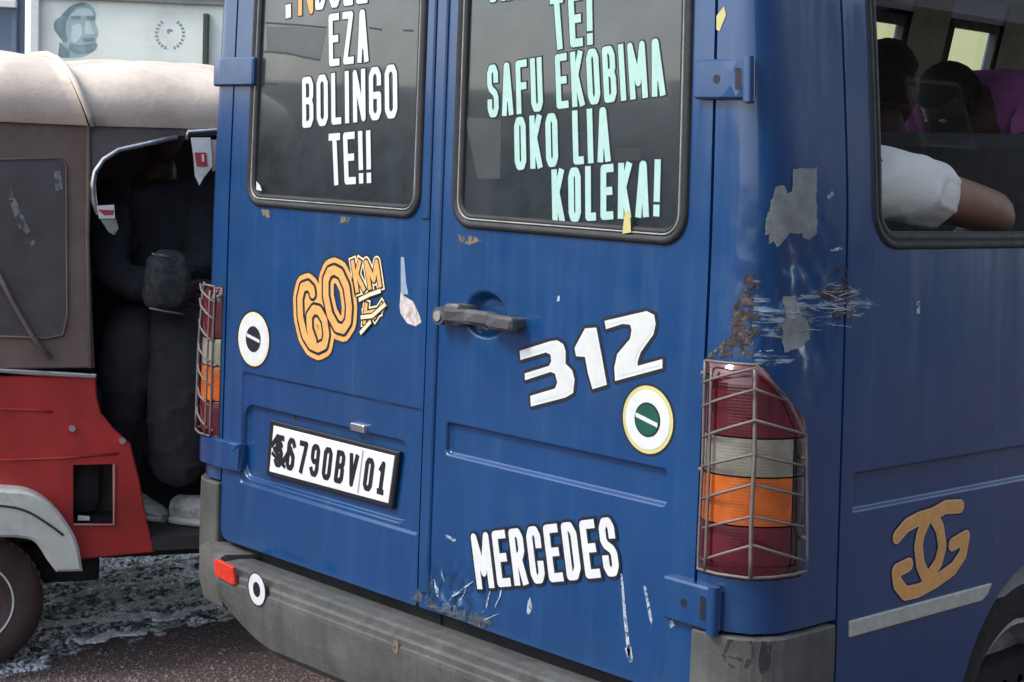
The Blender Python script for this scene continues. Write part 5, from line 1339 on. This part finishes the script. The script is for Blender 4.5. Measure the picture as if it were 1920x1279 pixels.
TEAL = mat('teal_wash', (.33, .46, .46), .8, 0, .2, 12, dirt=(.46, .58, .56), dscale=9, damt=.7); TEALD = mat('dark_teal_wash', (.19, .28, .30), .8, 0, .3, 14); TEALL = mat('light_teal_wash', (.5, .64, .62), .8, 0, .1, 12)
ZM = (0, 0, 2.664)
def mural(pts, k_, m_, nm): decal(nm, concave([wk(*p) for p in z4(ZM, smooth(pts + [pts[0]], 4)[:-1] if len(pts) > 4 else pts)]), .001 + .001 * k_, m_, wall, mapf=WF)
mural([(330, 60), (360, 28), (410, 14), (455, 28), (480, 70), (474, 105), (486, 140), (490, 170), (478, 200), (482, 232), (455, 262), (400, 285), (300, 285), (312, 225), (302, 180), (290, 130), (300, 90)], 0, TEAL, 'painted_head')
mural([(300, 85), (330, 52), (362, 26), (400, 14), (430, 18), (380, 38), (350, 70), (330, 110), (326, 160), (338, 200), (318, 210), (286, 170), (270, 140), (275, 105)], 1, TEALD, 'painted_hair')
mural([(385, 45), (440, 42), (468, 75), (440, 80), (380, 78), (355, 80)], 1, TEALL, 'painted_forehead')
mural([(355, 82), (400, 80), (400, 92), (358, 94)], 2, TEALD, 'painted_brow'); mural([(432, 80), (474, 82), (474, 100), (434, 96)], 2, TEALD, 'painted_brow')
mural([(425, 110), (445, 105), (462, 150), (470, 170), (430, 168)], 1, TEALL, 'painted_nose')
mural([(360, 130), (400, 120), (410, 170), (380, 215), (355, 190)], 1, TEALL, 'painted_cheek')
mural([(412, 190), (470, 188), (466, 204), (416, 206)], 2, TEALD, 'painted_mouth')
mural([(350, 215), (400, 225), (478, 215), (478, 240), (450, 262), (390, 268), (345, 245)], 1, TEALD, 'painted_beard')
mural([(298, 210), (345, 250), (345, 285), (290, 285)], 1, TEALD, 'painted_neck')
GREYB = mat('blue_grey_wash', (.25, .3, .36), .8, 0, .15, 20)
random.seed(3)
for sg in (-1, 1):
    for i in range(9):
        a_ = rad(250 + 14 * i) if sg < 0 else rad(290 - 14 * i)
        a_ = rad(-90) + sg * rad(14 + 15.5 * i); cx, cy = 848 + 68 * math.cos(a_), 170 - 72 * math.sin(a_) * 1.0
        for of in (-1, 1):
            d_ = a_ + sg * (rad(90) + of * .5); lx, ly = cx + 15 * math.cos(d_), cy - 15 * math.sin(d_); nx_, ny_ = 5 * math.sin(d_), 5 * math.cos(d_); mx_, my_ = (cx + lx) / 2, (cy + ly) / 2
            mural([(cx, cy), (mx_ + nx_, my_ + ny_), (lx, ly), (mx_ - nx_, my_ - ny_)], 0 if of < 0 else 1, GREYB, 'wreath_leaf')
mural([(832, 150), (846, 144), (862, 150), (858, 160), (846, 156), (846, 168), (836, 166)], 0, GREYB, 'wreath_mark')
a_ = wk(*z4(ZM, [(1022, 70)])[0]); b_ = wk(*z4(ZM, [(1042, 304)])[0])
MB().box((a_[0], -.05, 1.2), (b_[0], 0, a_[1]), .004).build('dark_downpipe', mat('dark_green_pipe', (.05, .06, .05), .6), wall)
gate = tag(empty('metal_gate', wo_ - rt * .05, math.atan2(rt.y, rt.x)), 'slate blue sheet metal gate beside the mural wall', 'gate')
GB = mat('slate_blue_sheet', (.1, .15, .21), .6, 0, .15, 4, .1, 60, dirt=(.17, .2, .24), dscale=3, damt=.6)
for i in range(5):
    x1 = -.03 - i * .62; MB().box((x1 - .60, .0, .1), (x1, .04, 3.0), .01).build('gate_panel', GB, gate)
    MB().box((x1 - .06, -.025, .1), (x1 - .03, .0, 3.0), .005).build('gate_rib', GB, gate)
zr = wk(30, 12)[1]
MB().box((-3.1, -.05, zr - .012), (-.06, -.02, zr + .03), .004).build('gate_rail', WHITE, gate)
MB().box((-3.1, -.04, .1), (-.03, .0, .2), .004).build('gate_rail', GB, gate)
# stand-in house supplying the bright yellow-green behind the van's far windows
hc_ = at_depth(1760, 80, 15)
house = tag(empty('house', (hc_.x, hc_.y, 0), math.atan2(rt.y, rt.x)), 'pale yellow green stand-in house front supplying the bright view through the far van windows', 'house')
YG = mat('yellow_green_render', (.82, .86, .45), .85, 0, .06, 2, .15, 40, dirt=(.6, .66, .36), dscale=2, damt=.5)
MB().box((-4.5, 0, 0), (4.5, 5, 4.2), .02).build('house_wall', YG, house)
MB().box((-4.8, -.3, 4.2), (4.8, 5.3, 4.4), .02).build('roof_slab', mat('grey_roof', (.2, .2, .19), .8), house)
for x in (-3.2, 2.6):
    f_ = MB().box((x - .5, -.04, 1.2), (x + .5, -.0, 2.3), .01).build('window', WHITE, house)
    MB().box((x - .43, -.05, 1.27), (x - .03, -.042, 2.23)).build('pane', FILM, f_); MB().box((x + .03, -.05, 1.27), (x + .43, -.042, 2.23)).build('pane', FILM, f_)
MB().box((-.45, -.04, 0), (.45, 0, 2.05), .01).build('door', GB, house)

bw = tag(empty('added_boundary_wall', (-7.2, -9.2, 0), math.atan2(-.72, .69)), 'unseen brown wall added behind the camera to give dark reflections', 'wall')  # unseen wall added so glass and paint reflect a dark band
MB().box((-9, -.12, 0), (9, .12, 2.0), .01).build('wall_face', mat('brown_wall', (.16, .13, .11), .85, 0, .15, 1.5), bw)
MB().box((-9.05, -.18, 2.0), (9.05, .18, 2.1), .01).build('coping', mat('concrete_coping', (.3, .29, .27), .85), bw)
for i in range(7): MB().box((-9 + i * 2.9, -.2, 0), (-8.6 + i * 2.9, .2, 2.25), .01).build('pier', mat('brown_wall', (.16, .13, .11), .85) if i == 0 else bpy.data.materials['brown_wall'], bw)
# unseen shop terrace added to block sky and darken the van's side
shop = tag(empty('added_shop_building', (10.5, 6, 0)), 'unseen brown shop terrace across the street, added to darken the van side', 'building')
SHOPM = mat('brown_render', (.13, .10, .085), .85, 0, .15, 1.5, dirt=(.2, .17, .14), dscale=1)
MB().box((0, -13, 0), (5, 13, 6.5), .02).build('building_wall', SHOPM, shop)
MB().box((-.5, -13.2, 6.5), (5.2, 13.2, 6.7), .02).build('roof_slab', SHOPM, shop)
for i in range(6):
    y = -11 + i * 4
    MB().box((-.06, y, 0), (-.004, y + 2.4, 2.5), .01).build('shop_shutter', GB, shop)
    MB().box((-1.3, y - .3, 2.7), (-.004, y + 2.7, 2.8), .01).build('awning', SHOPM, shop)
    f_ = MB().box((-.05, y + .6, 3.9), (-.004, y + 1.8, 5.2), .01).build('window', WHITE, shop); MB().box((-.06, y + .68, 3.98), (-.052, y + 1.72, 5.12)).build('pane', FILM, f_)
# =================================================================== ground
def ground_mat():
    m = bpy.data.materials.new('brown_grit_road'); m.use_nodes = True; n = m.node_tree.nodes; l = m.node_tree.links; p = n['Principled BSDF']
    tc = n.new('ShaderNodeTexCoord'); a_ = n.new('ShaderNodeTexNoise'); a_.inputs['Scale'].default_value = 90; a_.inputs['Detail'].default_value = 8; a_.inputs['Roughness'].default_value = .8
    b_ = n.new('ShaderNodeTexNoise'); b_.inputs['Scale'].default_value = 1.3; b_.inputs['Detail'].default_value = 6
    v_ = n.new('ShaderNodeTexVoronoi'); v_.inputs['Scale'].default_value = 75
    for t in (a_, b_, v_): l.new(tc.outputs['Object'], t.inputs['Vector'])
    r1 = n.new('ShaderNodeValToRGB'); e = r1.color_ramp.elements; e[0].position = .36; e[0].color = (.035, .021, .02, 1); e[1].position = .68; e[1].color = (.28, .21, .2, 1)
    e2 = r1.color_ramp.elements.new(.52); e2.color = (.125, .082, .078, 1)
    l.new(a_.outputs['Fac'], r1.inputs[0])
    mx = n.new('ShaderNodeMix'); mx.data_type = 'RGBA'; mx.blend_type = 'MULTIPLY'; mx.inputs['Factor'].default_value = .6; l.new(r1.outputs[0], mx.inputs['A'])
    r2 = n.new('ShaderNodeValToRGB'); r2.color_ramp.elements[0].position = .3; r2.color_ramp.elements[0].color = (.55, .5, .5, 1); r2.color_ramp.elements[1].position = .7; r2.color_ramp.elements[1].color = (1.2, 1.15, 1.15, 1)
    l.new(b_.outputs['Fac'], r2.inputs[0]); l.new(r2.outputs[0], mx.inputs['B']); l.new(mx.outputs['Result'], p.inputs['Base Color'])
    bp = n.new('ShaderNodeBump'); bp.inputs['Strength'].default_value = .8; bp.inputs['Distance'].default_value = .012; l.new(a_.outputs['Fac'], bp.inputs['Height']); l.new(bp.outputs[0], p.inputs['Normal'])
    p.inputs['Roughness'].default_value = .8; return m
g = mesh('ground', [(-150, -150, 0), (150, -150, 0), (150, 150, 0), (-150, 150, 0)], [(0, 1, 2, 3)], ground_mat()); tag(g, kind='structure')
# ridged rubble whose pale colour stands for light reflected off wet ground
from mathutils import noise as N_
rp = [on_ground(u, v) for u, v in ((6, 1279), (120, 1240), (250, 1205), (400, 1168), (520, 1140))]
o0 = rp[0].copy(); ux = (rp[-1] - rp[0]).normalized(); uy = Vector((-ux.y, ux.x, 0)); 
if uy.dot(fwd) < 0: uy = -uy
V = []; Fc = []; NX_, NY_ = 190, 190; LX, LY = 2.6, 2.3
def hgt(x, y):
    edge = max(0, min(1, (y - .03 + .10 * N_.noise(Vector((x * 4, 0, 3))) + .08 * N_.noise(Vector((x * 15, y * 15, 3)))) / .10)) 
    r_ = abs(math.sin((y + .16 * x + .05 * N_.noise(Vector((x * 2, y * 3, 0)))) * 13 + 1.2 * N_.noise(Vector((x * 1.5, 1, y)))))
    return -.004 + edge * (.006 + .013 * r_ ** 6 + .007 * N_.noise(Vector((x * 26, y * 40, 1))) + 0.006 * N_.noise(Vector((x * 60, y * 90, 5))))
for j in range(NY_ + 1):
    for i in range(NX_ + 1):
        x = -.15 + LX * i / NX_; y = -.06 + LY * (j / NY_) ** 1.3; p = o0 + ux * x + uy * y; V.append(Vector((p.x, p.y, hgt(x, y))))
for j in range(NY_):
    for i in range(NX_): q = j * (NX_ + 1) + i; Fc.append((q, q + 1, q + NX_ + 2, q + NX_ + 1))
def sheen_rubble_mat():
    m = bpy.data.materials.new('painted_sheen_rubble'); m.use_nodes = True; n = m.node_tree.nodes; l = m.node_tree.links; p = n['Principled BSDF']
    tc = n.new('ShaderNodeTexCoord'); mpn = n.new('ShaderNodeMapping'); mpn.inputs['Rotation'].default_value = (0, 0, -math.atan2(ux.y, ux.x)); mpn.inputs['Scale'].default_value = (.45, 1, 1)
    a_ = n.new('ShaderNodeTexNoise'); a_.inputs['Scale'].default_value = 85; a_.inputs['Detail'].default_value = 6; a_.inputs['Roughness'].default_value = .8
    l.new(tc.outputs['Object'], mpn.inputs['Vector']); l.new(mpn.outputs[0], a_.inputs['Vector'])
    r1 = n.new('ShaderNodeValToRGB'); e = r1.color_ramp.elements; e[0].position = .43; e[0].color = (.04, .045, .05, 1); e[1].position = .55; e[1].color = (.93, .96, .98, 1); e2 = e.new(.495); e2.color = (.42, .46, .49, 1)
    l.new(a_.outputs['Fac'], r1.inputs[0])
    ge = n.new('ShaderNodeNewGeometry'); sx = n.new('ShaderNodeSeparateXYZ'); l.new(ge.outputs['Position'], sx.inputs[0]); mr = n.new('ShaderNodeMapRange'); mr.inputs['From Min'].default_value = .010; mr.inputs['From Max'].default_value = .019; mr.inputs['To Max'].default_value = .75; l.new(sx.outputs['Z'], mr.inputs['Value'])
    mw = n.new('ShaderNodeMix'); mw.data_type = 'RGBA'; mw.inputs['B'].default_value = (.95, .96, .97, 1); l.new(mr.outputs[0], mw.inputs['Factor']); l.new(r1.outputs[0], mw.inputs['A']); l.new(mw.outputs['Result'], p.inputs['Base Color'])  # ridge tops mixed towards white to paint in the reflected light
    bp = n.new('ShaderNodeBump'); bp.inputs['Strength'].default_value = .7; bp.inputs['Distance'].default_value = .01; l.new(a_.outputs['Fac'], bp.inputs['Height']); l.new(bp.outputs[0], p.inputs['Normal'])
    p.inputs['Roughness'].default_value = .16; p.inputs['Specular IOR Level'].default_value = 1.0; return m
rb = mesh('rubble', V, Fc, sheen_rubble_mat(), None, smooth=True)
tag(rb, 'ridged rubble under the rickshaw, whitened to imitate light reflected off wet ground', 'rubble', kind='stuff')
# pale pebbles set in lines to imitate streaks of reflected light
random.seed(33); PM = [mat('pale_sheen_pebble', (.78, .8, .82), .35, 0, .15, 60), mat('slate_pebble', (.09, .1, .115), .3, 0, .4, 60)]
V = []; Fc = []; MI = []
n_p = 0
LN_ = []
for a_, b_ in (((70, 1184), (300, 1158)), ((230, 1152), (400, 1106)), ((130, 1128), (330, 1088)), ((290, 1168), (430, 1134)), ((200, 1080), (380, 1052)), ((150, 1208), (260, 1188)), ((330, 1124), (460, 1098))):
    pa_, pb_ = on_ground(*a_) - o0, on_ground(*b_) - o0; LN_.append(((pa_.dot(ux), pa_.dot(uy)), (pb_.dot(ux), pb_.dot(uy))))
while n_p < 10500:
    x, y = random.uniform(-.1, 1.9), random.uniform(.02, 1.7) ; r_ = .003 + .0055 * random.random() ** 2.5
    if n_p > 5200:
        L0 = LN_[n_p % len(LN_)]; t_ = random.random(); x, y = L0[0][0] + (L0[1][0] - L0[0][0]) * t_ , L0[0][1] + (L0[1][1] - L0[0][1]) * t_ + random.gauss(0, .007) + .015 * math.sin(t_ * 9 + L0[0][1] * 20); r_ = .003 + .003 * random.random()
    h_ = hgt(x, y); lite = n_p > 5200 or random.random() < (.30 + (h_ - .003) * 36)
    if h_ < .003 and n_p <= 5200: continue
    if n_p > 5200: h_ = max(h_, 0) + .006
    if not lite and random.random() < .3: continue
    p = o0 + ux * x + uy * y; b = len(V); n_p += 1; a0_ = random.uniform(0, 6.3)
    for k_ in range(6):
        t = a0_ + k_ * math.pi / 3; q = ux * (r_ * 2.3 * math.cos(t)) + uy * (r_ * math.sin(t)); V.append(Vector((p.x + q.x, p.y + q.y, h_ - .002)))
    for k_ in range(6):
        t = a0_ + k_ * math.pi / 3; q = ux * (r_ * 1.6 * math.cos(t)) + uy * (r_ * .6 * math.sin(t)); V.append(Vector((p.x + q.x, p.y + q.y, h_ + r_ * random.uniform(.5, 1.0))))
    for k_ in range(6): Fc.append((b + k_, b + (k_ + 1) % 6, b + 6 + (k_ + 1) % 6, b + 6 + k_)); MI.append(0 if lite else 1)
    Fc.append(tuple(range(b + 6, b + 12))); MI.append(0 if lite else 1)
pb = mesh('pebbles', V, Fc, PM); pb.data.polygons.foreach_set('material_index', MI); tag(pb, 'slate pebbles and pale ones imitating streaks of reflected light on the rubble', 'pebbles', kind='stuff')
# loose grit
random.seed(21); V = []; Fc = []
for i in range(5200):
    u, v = random.uniform(-60, 760), 1279 - 190 * random.random() ** 1.4
    p = on_ground(u, v); r_ = random.uniform(.0015, .0045) if random.random() < .93 else random.uniform(.005, .009); b = len(V)
    a_ = random.uniform(0, 6.3); e_ = random.uniform(.6, 1.5)
    for k_ in range(5):
        t = a_ + k_ * 2 * math.pi / 5; V.append(Vector((p.x + r_ * e_ * math.cos(t), p.y + r_ * math.sin(t), 0.0)))
    V.append(Vector((p.x + r_ * .2, p.y, r_ * random.uniform(.5, 1))))
    for k_ in range(5): Fc.append((b + k_, b + (k_ + 1) % 5, b + 5))
gr = mesh('grit', V, Fc, mat('grit_stone', (.15, .125, .12), .8, 0, .6, 130)); tag(gr, 'small loose stones scattered over the brown road', 'grit', kind='stuff')
